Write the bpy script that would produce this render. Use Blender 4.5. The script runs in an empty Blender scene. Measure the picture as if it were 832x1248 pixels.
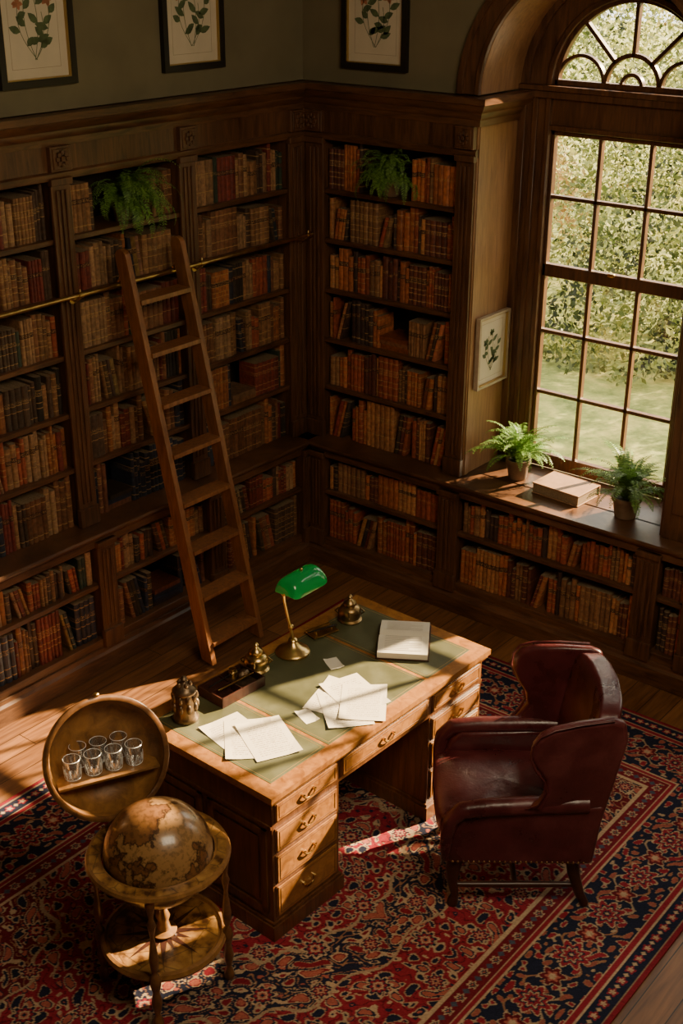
import bpy, math, random
import numpy as np
from mathutils import Vector, Matrix
rnd = random.Random(7)
nr = np.random.RandomState(3)
scene = bpy.context.scene

# ------------------------------------------------------------------ helpers
class MB:
    def __init__(s):
        s.v=[]; s.f=[]; s.m=[]; s.M=None
    def add(s,vs,fs,mi=0):
        o=len(s.v)
        if s.M is not None: vs=[tuple(s.M@Vector(q)) for q in vs]
        s.v.extend([tuple(q) for q in vs]); s.f.extend([tuple(i+o for i in f) for f in fs]); s.m.extend([mi]*len(fs))
    def box(s,x0,x1,y0,y1,z0,z1,mi=0):
        if x0>x1:x0,x1=x1,x0
        if y0>y1:y0,y1=y1,y0
        if z0>z1:z0,z1=z1,z0
        s.add([(x0,y0,z0),(x1,y0,z0),(x1,y1,z0),(x0,y1,z0),(x0,y0,z1),(x1,y0,z1),(x1,y1,z1),(x0,y1,z1)],
              [(0,3,2,1),(4,5,6,7),(0,1,5,4),(1,2,6,5),(2,3,7,6),(3,0,4,7)],mi)
    def prism(s,pts,a,b,fn,mi=0):
        n=len(pts)
        vs=[fn(p,q,a) for p,q in pts]+[fn(p,q,b) for p,q in pts]
        fs=[tuple(range(n-1,-1,-1)),tuple(range(n,2*n))]+[(i,(i+1)%n,n+(i+1)%n,n+i) for i in range(n)]
        s.add(vs,fs,mi)
    def lathe(s,prof,c=(0,0,0),seg=24,mi=0):
        vs=[];fs=[];n=len(prof)
        for r,z in prof:
            for k in range(seg):
                a=2*math.pi*k/seg
                vs.append((c[0]+r*math.cos(a),c[1]+r*math.sin(a),c[2]+z))
        for i in range(n-1):
            for k in range(seg):
                k2=(k+1)%seg
                fs.append((i*seg+k,i*seg+k2,(i+1)*seg+k2,(i+1)*seg+k))
        s.add(vs,fs,mi)
    def tube(s,pts,rad,seg=10,mi=0,cap=True):
        pts=[Vector(p) for p in pts];n=len(pts)
        if not hasattr(rad,'__len__'): rad=[rad]*n
        vs=[];fs=[];up=None
        for i,p in enumerate(pts):
            t=(pts[min(i+1,n-1)]-pts[max(i-1,0)]).normalized()
            if up is None:
                up=Vector((0,0,1)) if abs(t.z)<.9 else Vector((1,0,0))
            a=(up-t*up.dot(t)).normalized(); b=t.cross(a); up=a
            for k in range(seg):
                an=2*math.pi*k/seg
                vs.append(tuple(p+a*(rad[i]*math.cos(an))+b*(rad[i]*math.sin(an))))
        for i in range(n-1):
            for k in range(seg):
                k2=(k+1)%seg
                fs.append((i*seg+k,i*seg+k2,(i+1)*seg+k2,(i+1)*seg+k))
        if cap: fs.append(tuple(range(seg-1,-1,-1))); fs.append(tuple(range((n-1)*seg,n*seg)))
        s.add(vs,fs,mi)
    def pillow(s,c,h,e=.3,nu=32,nv=20,mi=0,fn=None):
        vs=[];fs=[]
        sg=lambda v,p: math.copysign(abs(v)**p,v)
        for i in range(nv+1):
            ph=-math.pi/2+math.pi*i/nv
            for k in range(nu):
                th=2*math.pi*k/nu
                x=c[0]+h[0]*sg(math.cos(ph),e)*sg(math.cos(th),e)
                y=c[1]+h[1]*sg(math.cos(ph),e)*sg(math.sin(th),e)
                z=c[2]+h[2]*sg(math.sin(ph),e)
                vs.append(fn(x,y,z) if fn else (x,y,z))
        for i in range(nv):
            for k in range(nu):
                k2=(k+1)%nu
                fs.append((i*nu+k,i*nu+k2,(i+1)*nu+k2,(i+1)*nu+k))
        s.add(vs,fs,mi)
    def sweep(s,path,prof,mi=0):
        """path xy points, profile (d,z) closed polygon, offset to right-hand side with mitres"""
        P=[Vector(p) for p in path];n=len(P);m=len(prof);vs=[];fs=[]
        dirs=[(P[i+1]-P[i]).normalized() for i in range(n-1)]
        nrm=[Vector((d.y,-d.x)) for d in dirs]
        for i in range(n):
            if i==0: o=nrm[0]
            elif i==n-1: o=nrm[-1]
            else:
                o=(nrm[i-1]+nrm[i]); o=o/ (o.dot(nrm[i]))
            for d,z in prof:
                q=P[i]+o*d; vs.append((q.x,q.y,z))
        for i in range(n-1):
            for k in range(m):
                k2=(k+1)%m
                fs.append((i*m+k,(i+1)*m+k,(i+1)*m+k2,i*m+k2))
        fs.append(tuple(range(m))); fs.append(tuple(range(n*m-1,(n-1)*m-1,-1)))
        s.add(vs,fs,mi)
    def ring(s,cx,cz,r0,r1,y0,y1,a0=0,a1=math.pi,seg=32,mi=0):
        vs=[];fs=[]
        for i in range(seg+1):
            a=a0+(a1-a0)*i/seg;c,n=math.cos(a),math.sin(a)
            vs+=[(cx+r0*c,y0,cz+r0*n),(cx+r1*c,y0,cz+r1*n),(cx+r1*c,y1,cz+r1*n),(cx+r0*c,y1,cz+r0*n)]
        for i in range(seg):
            for k in range(4):
                k2=(k+1)%4
                fs.append((i*4+k,i*4+k2,i*4+4+k2,i*4+4+k))
        fs.append((0,1,2,3));fs.append((seg*4+3,seg*4+2,seg*4+1,seg*4))
        s.add(vs,fs,mi)
    def obj(s,name,mats,parent=None,bevel=0,smooth=None,loc=None,rotz=0,segs=2,recalc=True,M=None):
        me=bpy.data.meshes.new(name)
        me.from_pydata(s.v,[],s.f)
        for m in mats: me.materials.append(m)
        me.polygons.foreach_set('material_index',s.m)
        if recalc:
            import bmesh
            bm=bmesh.new();bm.from_mesh(me);bmesh.ops.recalc_face_normals(bm,faces=bm.faces);bm.to_mesh(me);bm.free()
        if smooth is not None:
            me.shade_smooth(); me.set_sharp_from_angle(angle=math.radians(smooth))
        ob=bpy.data.objects.new(name,me);scene.collection.objects.link(ob)
        if loc: ob.location=loc
        ob.rotation_euler[2]=rotz
        if M is not None: ob.matrix_world=M
        if parent: ob.parent=parent
        if bevel:
            b=ob.modifiers.new('b','BEVEL');b.width=bevel;b.segments=segs;b.limit_method='ANGLE';b.angle_limit=math.radians(40)
        return ob

def empty(name,loc=(0,0,0),rotz=0):
    e=bpy.data.objects.new(name,None);e.empty_display_size=.1;e.location=loc;e.rotation_euler[2]=rotz
    scene.collection.objects.link(e);return e

# ------------------------------------------------------------------ materials
def newmat(name):
    m=bpy.data.materials.new(name);m.use_nodes=True
    nt=m.node_tree;b=nt.nodes['Principled BSDF'];return m,nt,b
def N(nt,t,**k):
    n=nt.nodes.new(t)
    for a,v in k.items(): setattr(n,a,v)
    return n
def ramp(nt,stops):
    r=N(nt,'ShaderNodeValToRGB');e=r.color_ramp.elements
    while len(e)<len(stops): e.new(.5)
    for i,(p,c) in enumerate(stops): e[i].position=p;e[i].color=(*c,1)
    return r
def wood(name,c0,c1,rough=.4,scale=(14,14,1.6),bump=.15,coat=0,ns=2.5):
    m,nt,b=newmat(name);L=nt.links
    tc=N(nt,'ShaderNodeTexCoord');mp=N(nt,'ShaderNodeMapping');mp.inputs['Scale'].default_value=scale
    L.new(tc.outputs['Object'],mp.inputs[0])
    n=N(nt,'ShaderNodeTexNoise');n.inputs['Scale'].default_value=ns;n.inputs['Detail'].default_value=6;n.inputs['Roughness'].default_value=.65;n.inputs['Distortion'].default_value=.7
    L.new(mp.outputs[0],n.inputs[0])
    n2=N(nt,'ShaderNodeTexNoise');n2.inputs['Scale'].default_value=1.7;n2.inputs['Detail'].default_value=2
    L.new(tc.outputs['Object'],n2.inputs[0])
    mx=N(nt,'ShaderNodeMath',operation='MULTIPLY_ADD');mx.inputs[1].default_value=.5
    sub=N(nt,'ShaderNodeMath',operation='SUBTRACT');sub.inputs[1].default_value=.5;L.new(n2.outputs[0],sub.inputs[0])
    L.new(sub.outputs[0],mx.inputs[0]);L.new(n.outputs[0],mx.inputs[2])
    r=ramp(nt,[(.3,c0),(.7,c1)]);L.new(mx.outputs[0],r.inputs[0]);L.new(r.outputs[0],b.inputs['Base Color'])
    b.inputs['Roughness'].default_value=rough
    if coat: b.inputs['Coat Weight'].default_value=coat;b.inputs['Coat Roughness'].default_value=.2
    bp=N(nt,'ShaderNodeBump');bp.inputs['Strength'].default_value=bump;bp.inputs['Distance'].default_value=.004
    L.new(n.outputs[0],bp.inputs['Height']);L.new(bp.outputs[0],b.inputs['Normal'])
    return m
def plain(name,c,rough=.5,metal=0,noise=0,nscale=20,bump=0,spec=None):
    m,nt,b=newmat(name);L=nt.links
    b.inputs['Base Color'].default_value=(*c,1);b.inputs['Roughness'].default_value=rough;b.inputs['Metallic'].default_value=metal
    if spec is not None: b.inputs['Specular IOR Level'].default_value=spec
    tc=N(nt,'ShaderNodeTexCoord');n=N(nt,'ShaderNodeTexNoise');n.inputs['Scale'].default_value=nscale;n.inputs['Detail'].default_value=5
    L.new(tc.outputs['Object'],n.inputs[0])
    k=noise
    r=ramp(nt,[(.3,tuple(x*(1-k) for x in c)),(.7,tuple(min(1,x*(1+k)) for x in c))]);L.new(n.outputs[0],r.inputs[0]);L.new(r.outputs[0],b.inputs['Base Color'])
    if bump:
        bp=N(nt,'ShaderNodeBump');bp.inputs['Strength'].default_value=bump;bp.inputs['Distance'].default_value=.005
        L.new(n.outputs[0],bp.inputs['Height']);L.new(bp.outputs[0],b.inputs['Normal'])
    return m
W_case=wood('walnut_case',(.042,.0175,.0075),(.145,.062,.025),.38)
W_caseH=wood('walnut_case_h',(.042,.0175,.0075),(.155,.067,.027),.36,scale=(2,2,14))
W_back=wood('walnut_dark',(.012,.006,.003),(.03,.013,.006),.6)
W_rev=wood('walnut_reveal',(.18,.083,.034),(.34,.172,.072),.42)
W_desk=wood('desk_mahogany',(.06,.022,.008),(.18,.07,.025),.3,coat=.3)
W_amber=wood('desk_burl',(.17,.062,.014),(.42,.18,.045),.28,scale=(5,5,5),coat=.4,ns=4)
W_lad=wood('ladder_wood',(.12,.043,.014),(.30,.12,.042),.36,scale=(14,14,2))
W_globe=wood('globe_wood',(.13,.058,.018),(.38,.18,.055),.32,scale=(6,6,6),coat=.4)
W_leg=wood('globe_leg_wood',(.07,.028,.010),(.22,.095,.03),.32,scale=(6,6,6),coat=.4)
W_red=wood('dark_rosewood',(.02,.007,.005),(.06,.02,.012),.35)
M_wall=plain('olive_plaster',(.165,.137,.075),.85,noise=.12,nscale=3,bump=.05)
M_ceil=plain('ceiling_plaster',(.45,.40,.30),.9,noise=.05)
M_brass=plain('aged_brass',(.60,.40,.15),.28,1,noise=.3,nscale=15)
M_bronze=plain('dark_bronze',(.17,.115,.07),.42,.9,noise=.5,nscale=30,bump=.6)
M_gold=plain('gilt_line',(.45,.30,.10),.4,.6)
M_black=plain('black_frame',(.012,.009,.007),.35)
M_mat=plain('mount_board',(.60,.52,.38),.9,noise=.06,nscale=6)
M_pot=plain('terracotta',(.20,.12,.065),.75,noise=.35,nscale=12,bump=.3)
M_soil=plain('soil',(.02,.013,.008),.95)
M_chairleg=plain('chair_leg_wood',(.045,.015,.008),.35,noise=.3)
M_stems=plain('pressed_plant_ink',(.09,.12,.05),.9,noise=.3)
M_ink2=plain('pressed_flower_ink',(.40,.16,.08),.9,noise=.4)
M_text=plain('printed_text',(.42,.35,.27),.9)

def leather(name,c,rough,bs=90,var=.35,bd=.012):
    m,nt,b=newmat(name);L=nt.links
    tc=N(nt,'ShaderNodeTexCoord')
    v=N(nt,'ShaderNodeTexVoronoi');v.inputs['Scale'].default_value=bs
    n=N(nt,'ShaderNodeTexNoise');n.inputs['Scale'].default_value=5;n.inputs['Detail'].default_value=5;n.inputs['Roughness'].default_value=.6
    L.new(tc.outputs['Object'],v.inputs[0]);L.new(tc.outputs['Object'],n.inputs[0])
    r=ramp(nt,[(.3,tuple(x*(1-var) for x in c)),(.5,c),(.75,tuple(min(1,x*(1+var*1.6)+.01) for x in c))])
    L.new(n.outputs[0],r.inputs[0]);L.new(r.outputs[0],b.inputs['Base Color'])
    rr=N(nt,'ShaderNodeMapRange');rr.inputs[1].default_value=.3;rr.inputs[2].default_value=.7;rr.inputs[3].default_value=rough-.08;rr.inputs[4].default_value=rough+.15
    L.new(n.outputs[0],rr.inputs[0]);L.new(rr.outputs[0],b.inputs['Roughness'])
    ad=N(nt,'ShaderNodeMath',operation='MULTIPLY_ADD');ad.inputs[1].default_value=.06
    L.new(v.outputs['Distance'],ad.inputs[0]);L.new(n.outputs[0],ad.inputs[2])
    bp=N(nt,'ShaderNodeBump');bp.inputs['Strength'].default_value=.45;bp.inputs['Distance'].default_value=bd
    L.new(ad.outputs[0],bp.inputs['Height']);L.new(bp.outputs[0],b.inputs['Normal'])
    return m
M_ox=leather('oxblood_leather',(.082,.015,.016),.30,var=.45,bd=.012)
M_green=leather('green_desk_leather',(.085,.085,.04),.42,bs=200,var=.25,bd=.003)

def leafmat(name,c0,c1,tr=.4):
    m,nt,b=newmat(name);L=nt.links
    g=N(nt,'ShaderNodeNewGeometry')
    r=ramp(nt,[(0,c0),(1,c1)])
    L.new(g.outputs['Random Per Island'],r.inputs[0])
    L.new(r.outputs[0],b.inputs['Base Color']);b.inputs['Roughness'].default_value=.5
    t=N(nt,'ShaderNodeBsdfTranslucent');mx=N(nt,'ShaderNodeMixShader');mx.inputs[0].default_value=tr
    L.new(r.outputs[0],t.inputs[0]);L.new(b.outputs[0],mx.inputs[1]);L.new(t.outputs[0],mx.inputs[2])
    L.new(mx.outputs[0],nt.nodes['Material Output'].inputs[0]);return m,nt,r,b,t
M_fern=leafmat('fern_green',(.08,.18,.03),(.26,.46,.09),.35)[0]
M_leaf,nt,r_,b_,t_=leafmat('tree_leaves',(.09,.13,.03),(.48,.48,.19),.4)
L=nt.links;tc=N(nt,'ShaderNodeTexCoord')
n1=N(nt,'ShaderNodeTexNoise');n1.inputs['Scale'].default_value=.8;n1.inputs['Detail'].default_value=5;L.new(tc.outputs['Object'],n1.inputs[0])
rm=ramp(nt,[(.38,(.07,.10,.07)),(.5,(.55,.62,.48)),(.62,(1.4,1.3,1.0))]);L.new(n1.outputs[0],rm.inputs[0])  # shade of gaps between leaf clumps painted into the colour by noise
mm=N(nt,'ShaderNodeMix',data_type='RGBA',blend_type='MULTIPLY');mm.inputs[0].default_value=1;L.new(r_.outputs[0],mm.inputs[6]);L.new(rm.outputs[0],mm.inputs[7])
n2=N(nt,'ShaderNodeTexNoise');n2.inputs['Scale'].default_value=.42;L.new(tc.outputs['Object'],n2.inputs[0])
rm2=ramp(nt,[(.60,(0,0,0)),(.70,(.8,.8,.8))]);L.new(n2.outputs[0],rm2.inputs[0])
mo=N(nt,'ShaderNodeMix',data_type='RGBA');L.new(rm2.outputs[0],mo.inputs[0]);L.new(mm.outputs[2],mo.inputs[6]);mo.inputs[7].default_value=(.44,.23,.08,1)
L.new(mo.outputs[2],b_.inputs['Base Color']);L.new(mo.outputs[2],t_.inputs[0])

def thin_glass(name):
    m,nt,b=newmat(name);L=nt.links
    t=N(nt,'ShaderNodeBsdfTransparent');gl=N(nt,'ShaderNodeBsdfGlossy');gl.inputs['Roughness'].default_value=.02
    mx=N(nt,'ShaderNodeMixShader');mx.inputs[0].default_value=.04
    L.new(t.outputs[0],mx.inputs[1]);L.new(gl.outputs[0],mx.inputs[2]);L.new(mx.outputs[0],nt.nodes['Material Output'].inputs[0]);return m
M_pane=thin_glass('window_glass')
M_crystal,nt,b=newmat('cut_crystal');L=nt.links
t=N(nt,'ShaderNodeBsdfTransparent');t.inputs[0].default_value=(.96,.97,.97,1)
gl=N(nt,'ShaderNodeBsdfGlossy');gl.inputs['Roughness'].default_value=.04
df=N(nt,'ShaderNodeBsdfDiffuse');df.inputs[0].default_value=(.9,.9,.9,1)
lw=N(nt,'ShaderNodeLayerWeight');lw.inputs[0].default_value=.5
mx=N(nt,'ShaderNodeMixShader');L.new(lw.outputs['Facing'],mx.inputs[0]);L.new(t.outputs[0],mx.inputs[1]);L.new(gl.outputs[0],mx.inputs[2])
mx2=N(nt,'ShaderNodeMixShader');mx2.inputs[0].default_value=.035;L.new(mx.outputs[0],mx2.inputs[1]);L.new(df.outputs[0],mx2.inputs[2])
L.new(mx2.outputs[0],nt.nodes['Material Output'].inputs[0])
M_cut=plain('crystal_cut_edges',(.75,.76,.76),.15)
M_shade,nt,b=newmat('emerald_glass_shade');b.inputs['Base Color'].default_value=(.01,.38,.10,1);b.inputs['Roughness'].default_value=.12;b.inputs['Coat Weight'].default_value=1
t=N(nt,'ShaderNodeBsdfTranslucent');t.inputs[0].default_value=(.02,.7,.18,1);mx=N(nt,'ShaderNodeMixShader');mx.inputs[0].default_value=.4
nt.links.new(b.outputs[0],mx.inputs[1]);nt.links.new(t.outputs[0],mx.inputs[2]);nt.links.new(mx.outputs[0],nt.nodes['Material Output'].inputs[0])

def bookmat():
    m,nt,b=newmat('book_spines');L=nt.links
    a=N(nt,'ShaderNodeAttribute',attribute_name='bcol');v=N(nt,'ShaderNodeAttribute',attribute_name='bv')
    sx=N(nt,'ShaderNodeSeparateXYZ');L.new(v.outputs['Vector'],sx.inputs[0])
    def mth(op,a_,b_=None,c_=None):
        n=N(nt,'ShaderNodeMath',operation=op)
        for i,q in enumerate((a_,b_,c_)):
            if q is None: continue
            if isinstance(q,(int,float)): n.inputs[i].default_value=q
            else: L.new(q,n.inputs[i])
        return n.outputs[0]
    H,S,Fr=sx.outputs
    hc=mth('ABSOLUTE',mth('SUBTRACT',H,.5))
    def line(pos,w): return mth('LESS_THAN',mth('ABSOLUTE',mth('SUBTRACT',hc,pos)),w)
    b1=mth('MULTIPLY',line(.38,.012),mth('GREATER_THAN',S,.35))
    b2=mth('MULTIPLY',line(.20,.010),mth('GREATER_THAN',mth('FRACT',mth('MULTIPLY',S,3.7)),.5))
    b3=mth('MULTIPLY',line(.08,.010),mth('GREATER_THAN',mth('FRACT',mth('MULTIPLY',S,11.3)),.6))
    band=mth('MULTIPLY',mth('MAXIMUM',mth('MAXIMUM',b1,b2),b3),Fr)
    inlab=mth('MULTIPLY',mth('GREATER_THAN',H,.585),mth('LESS_THAN',H,.695))
    lab=mth('MULTIPLY',mth('MULTIPLY',inlab,Fr),mth('GREATER_THAN',mth('FRACT',mth('MULTIPLY',S,7.3)),.55))
    tc=N(nt,'ShaderNodeTexCoord');n=N(nt,'ShaderNodeTexNoise');n.inputs['Scale'].default_value=45;n.inputs['Detail'].default_value=4;L.new(tc.outputs['Object'],n.inputs[0])
    n3=N(nt,'ShaderNodeTexNoise');n3.inputs['Scale'].default_value=230;L.new(tc.outputs['Object'],n3.inputs[0])
    title=mth('MULTIPLY',mth('MULTIPLY',mth('GREATER_THAN',n3.outputs[0],.54),mth('MULTIPLY',mth('GREATER_THAN',H,.605),mth('LESS_THAN',H,.675))),Fr)
    mr=N(nt,'ShaderNodeMapRange');mr.inputs[1].default_value=.3;mr.inputs[2].default_value=.7;mr.inputs[3].default_value=.6;mr.inputs[4].default_value=1.4;L.new(n.outputs[0],mr.inputs[0])
    m1=N(nt,'ShaderNodeMix',data_type='RGBA',blend_type='MULTIPLY');m1.inputs[0].default_value=1
    L.new(a.outputs['Color'],m1.inputs[6]);L.new(mr.outputs[0],m1.inputs[7])
    m2=N(nt,'ShaderNodeMix',data_type='RGBA');L.new(lab,m2.inputs[0]);L.new(m1.outputs[2],m2.inputs[6]);m2.inputs[7].default_value=(.05,.016,.010,1)
    m3=N(nt,'ShaderNodeMix',data_type='RGBA');bb=mth('MULTIPLY',mth('MAXIMUM',band,title),.7);L.new(bb,m3.inputs[0]);L.new(m2.outputs[2],m3.inputs[6]);m3.inputs[7].default_value=(.46,.28,.10,1)
    L.new(m3.outputs[2],b.inputs['Base Color']);b.inputs['Roughness'].default_value=.45
    return m
M_book=bookmat()
M_page=plain('page_edges',(.24,.16,.085),.9,noise=.25,nscale=120)
M_paper=plain('writing_paper',(.76,.69,.56),.85,noise=.04,nscale=6)

def scriptpaper():
    m,nt,b=newmat('handwritten_paper');L=nt.links
    tc=N(nt,'ShaderNodeTexCoord')
    uv=N(nt,'ShaderNodeAttribute',attribute_name='pg')
    sx=N(nt,'ShaderNodeSeparateXYZ');L.new(uv.outputs['Vector'],sx.inputs[0])
    def mth(op,a_,b_=None):
        n=N(nt,'ShaderNodeMath',operation=op)
        for i,q in enumerate((a_,b_)):
            if q is None: continue
            if isinstance(q,(int,float)): n.inputs[i].default_value=q
            else: L.new(q,n.inputs[i])
        return n.outputs[0]
    u,v=sx.outputs[0],sx.outputs[1]
    ln=mth('LESS_THAN',mth('FRACT',mth('MULTIPLY',v,20)),.36)
    n=N(nt,'ShaderNodeTexNoise');n.inputs['Scale'].default_value=200;L.new(tc.outputs['Object'],n.inputs[0])
    m_=mth('MULTIPLY',ln,mth('GREATER_THAN',n.outputs[0],.49))
    m_=mth('MULTIPLY',m_,mth('LESS_THAN',mth('ABSOLUTE',u),.36));m_=mth('MULTIPLY',m_,mth('LESS_THAN',mth('ABSOLUTE',v),.40))
    mx=N(nt,'ShaderNodeMix',data_type='RGBA');L.new(m_,mx.inputs[0]);mx.inputs[6].default_value=(.70,.62,.48,1);mx.inputs[7].default_value=(.32,.25,.18,1)
    L.new(mx.outputs[2],b.inputs['Base Color']);b.inputs['Roughness'].default_value=.85;return m
M_script=scriptpaper()

def floormat():
    m,nt,b=newmat('oak_floorboards');L=nt.links
    tc=N(nt,'ShaderNodeTexCoord');mp=N(nt,'ShaderNodeMapping');mp.inputs['Rotation'].default_value=(0,0,math.pi/2)
    L.new(tc.outputs['Object'],mp.inputs[0])
    br=N(nt,'ShaderNodeTexBrick');br.inputs['Scale'].default_value=1;br.inputs['Brick Width'].default_value=1.7;br.inputs['Row Height'].default_value=.14;br.inputs['Mortar Size'].default_value=.0025
    br.inputs['Color1'].default_value=(.08,.08,.08,1);br.inputs['Color2'].default_value=(.9,.9,.9,1);br.inputs['Mortar'].default_value=(0,0,0,1);br.offset=.37
    L.new(mp.outputs[0],br.inputs[0])
    mp2=N(nt,'ShaderNodeMapping');mp2.inputs['Scale'].default_value=(22,1.8,10);L.new(tc.outputs['Object'],mp2.inputs[0])
    n=N(nt,'ShaderNodeTexNoise');n.inputs['Scale'].default_value=2;n.inputs['Detail'].default_value=6;n.inputs['Distortion'].default_value=.5;L.new(mp2.outputs[0],n.inputs[0])
    ad=N(nt,'ShaderNodeMath',operation='MULTIPLY_ADD');ad.inputs[1].default_value=.35;L.new(br.outputs[0],ad.inputs[0]);L.new(n.outputs[0],ad.inputs[2])
    r=ramp(nt,[(.35,(.08,.03,.010)),(.95,(.30,.13,.046))]);L.new(ad.outputs[0],r.inputs[0])
    mx=N(nt,'ShaderNodeMix',data_type='RGBA');L.new(br.outputs['Fac'],mx.inputs[0]);L.new(r.outputs[0],mx.inputs[6]);mx.inputs[7].default_value=(.01,.005,.003,1)
    L.new(mx.outputs[2],b.inputs['Base Color']);b.inputs['Roughness'].default_value=.38;return m
M_floor=floormat()
def grassmat():
    m,nt,b=newmat('lawn_grass');L=nt.links
    tc=N(nt,'ShaderNodeTexCoord');n=N(nt,'ShaderNodeTexNoise');n.inputs['Scale'].default_value=2.2;n.inputs['Detail'].default_value=10;n.inputs['Roughness'].default_value=.7;L.new(tc.outputs['Object'],n.inputs[0])
    r=ramp(nt,[(.35,(.07,.10,.02)),(.5,(.22,.24,.06)),(.65,(.44,.38,.11))]);L.new(n.outputs[0],r.inputs[0]);L.new(r.outputs[0],b.inputs['Base Color']);b.inputs['Roughness'].default_value=.9;return m
M_grass=grassmat()
def globemat():
    m,nt,b=newmat('antique_globe_map');L=nt.links
    tc=N(nt,'ShaderNodeTexCoord');n=N(nt,'ShaderNodeTexNoise');n.inputs['Scale'].default_value=5.5;n.inputs['Detail'].default_value=7;n.inputs['Roughness'].default_value=.55;L.new(tc.outputs['Object'],n.inputs[0])
    r=ramp(nt,[(.0,(.30,.155,.055)),(.485,(.34,.18,.065)),(.505,(.03,.012,.006)),(.525,(.19,.08,.028)),(.75,(.25,.12,.042))]);L.new(n.outputs[0],r.inputs[0])
    n2=N(nt,'ShaderNodeTexNoise');n2.inputs['Scale'].default_value=60;n2.inputs['Detail'].default_value=3;L.new(tc.outputs['Object'],n2.inputs[0])
    r2=ramp(nt,[(.38,(.35,.35,.35)),(.5,(1,1,1))]);L.new(n2.outputs[0],r2.inputs[0])
    mx=N(nt,'ShaderNodeMix',data_type='RGBA',blend_type='MULTIPLY');mx.inputs[0].default_value=.55;L.new(r.outputs[0],mx.inputs[6]);L.new(r2.outputs[0],mx.inputs[7])
    L.new(mx.outputs[2],b.inputs['Base Color']);b.inputs['Roughness'].default_value=.3;b.inputs['Coat Weight'].default_value=.4;return m
M_map=globemat()
def trayinlay():
    m,nt,b=newmat('compass_inlay');L=nt.links
    tc=N(nt,'ShaderNodeTexCoord');n=N(nt,'ShaderNodeTexNoise');n.inputs['Scale'].default_value=22;n.inputs['Detail'].default_value=5;L.new(tc.outputs['Object'],n.inputs[0])
    v=N(nt,'ShaderNodeTexVoronoi',feature='DISTANCE_TO_EDGE');v.inputs['Scale'].default_value=11;L.new(tc.outputs['Object'],v.inputs[0])
    r=ramp(nt,[(.36,(.07,.028,.01)),(.5,(.26,.125,.035)),(.7,(.42,.23,.07))]);L.new(n.outputs[0],r.inputs[0])
    r2=ramp(nt,[(.01,(.25,.25,.25)),(.04,(1,1,1))]);L.new(v.outputs['Distance'],r2.inputs[0])
    mx=N(nt,'ShaderNodeMix',data_type='RGBA',blend_type='MULTIPLY');mx.inputs[0].default_value=.7;L.new(r.outputs[0],mx.inputs[6]);L.new(r2.outputs[0],mx.inputs[7])
    L.new(mx.outputs[2],b.inputs['Base Color']);b.inputs['Roughness'].default_value=.3;return m
M_inlay=trayinlay()

# ------------------------------------------------------------------ room shell
OP=[(1.28,2.62),(2.90,4.24)]; AZ=3.2; CEIL=4.9; XE=7.5; YE=-8.2
mb=MB(); mb.box(-.45,XE,YE,.56,-.12,0); mb.obj('floor',[M_floor])
mb=MB(); mb.box(-.45,XE,YE,.56,CEIL,CEIL+.1); mb.obj('ceiling',[M_ceil])
mb=MB(); mb.box(-.45,-.33,YE,.56,0,CEIL); mb.obj('wall_left',[M_wall])
mb=MB(); mb.box(-.33,0,YE,.33,3.165,CEIL); mb.obj('wall_left_upper',[M_wall])
mb=MB(); mb.box(-.33,1.25,.33,.56,0,3.165); mb.obj('wall_right',[M_wall])
mb=MB(); mb.box(2.63,2.89,0.005,.56,0,3.165); mb.obj('wall_right_pier',[M_wall])
mb=MB(); mb.box(4.25,XE,0.005,.56,0,3.165); mb.obj('wall_right_far',[M_wall])
for a,b_ in OP:
    mb=MB(); mb.box(a-.01,b_+.01,.47,.56,0,.84); mb.obj('wall_right_below_window',[M_wall])
mb=MB(); mb.box(0,1.27,0,.56,3.165,CEIL); mb.box(2.63,2.89,0,.56,3.165,CEIL); mb.box(4.25,XE,0,.56,3.165,CEIL)
for a,b_ in OP:
    cx=(a+b_)/2;r=(b_-a)/2+.01;K=40
    pts=[(cx-r*math.cos(math.pi*i/K),AZ-.03+r*math.sin(math.pi*i/K)) for i in range(K+1)]
    for i in range(K):
        (xa,za),(xb,zb)=pts[i],pts[i+1]
        mb.add([(xa,0,za),(xb,0,zb),(xb,0,CEIL),(xa,0,CEIL),(xa,.56,za),(xb,.56,zb),(xb,.56,CEIL),(xa,.56,CEIL)],
               [(0,1,2,3),(7,6,5,4),(0,4,5,1)])
mb.obj('wall_right_upper',[M_wall],recalc=False)
mb=MB(); mb.box(-.45,XE,YE-.1,YE,0,CEIL); mb.obj('wall_back',[M_wall])
mb=MB(); mb.box(XE,XE+.1,YE,.56,0,CEIL); mb.obj('wall_side',[M_wall])

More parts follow.
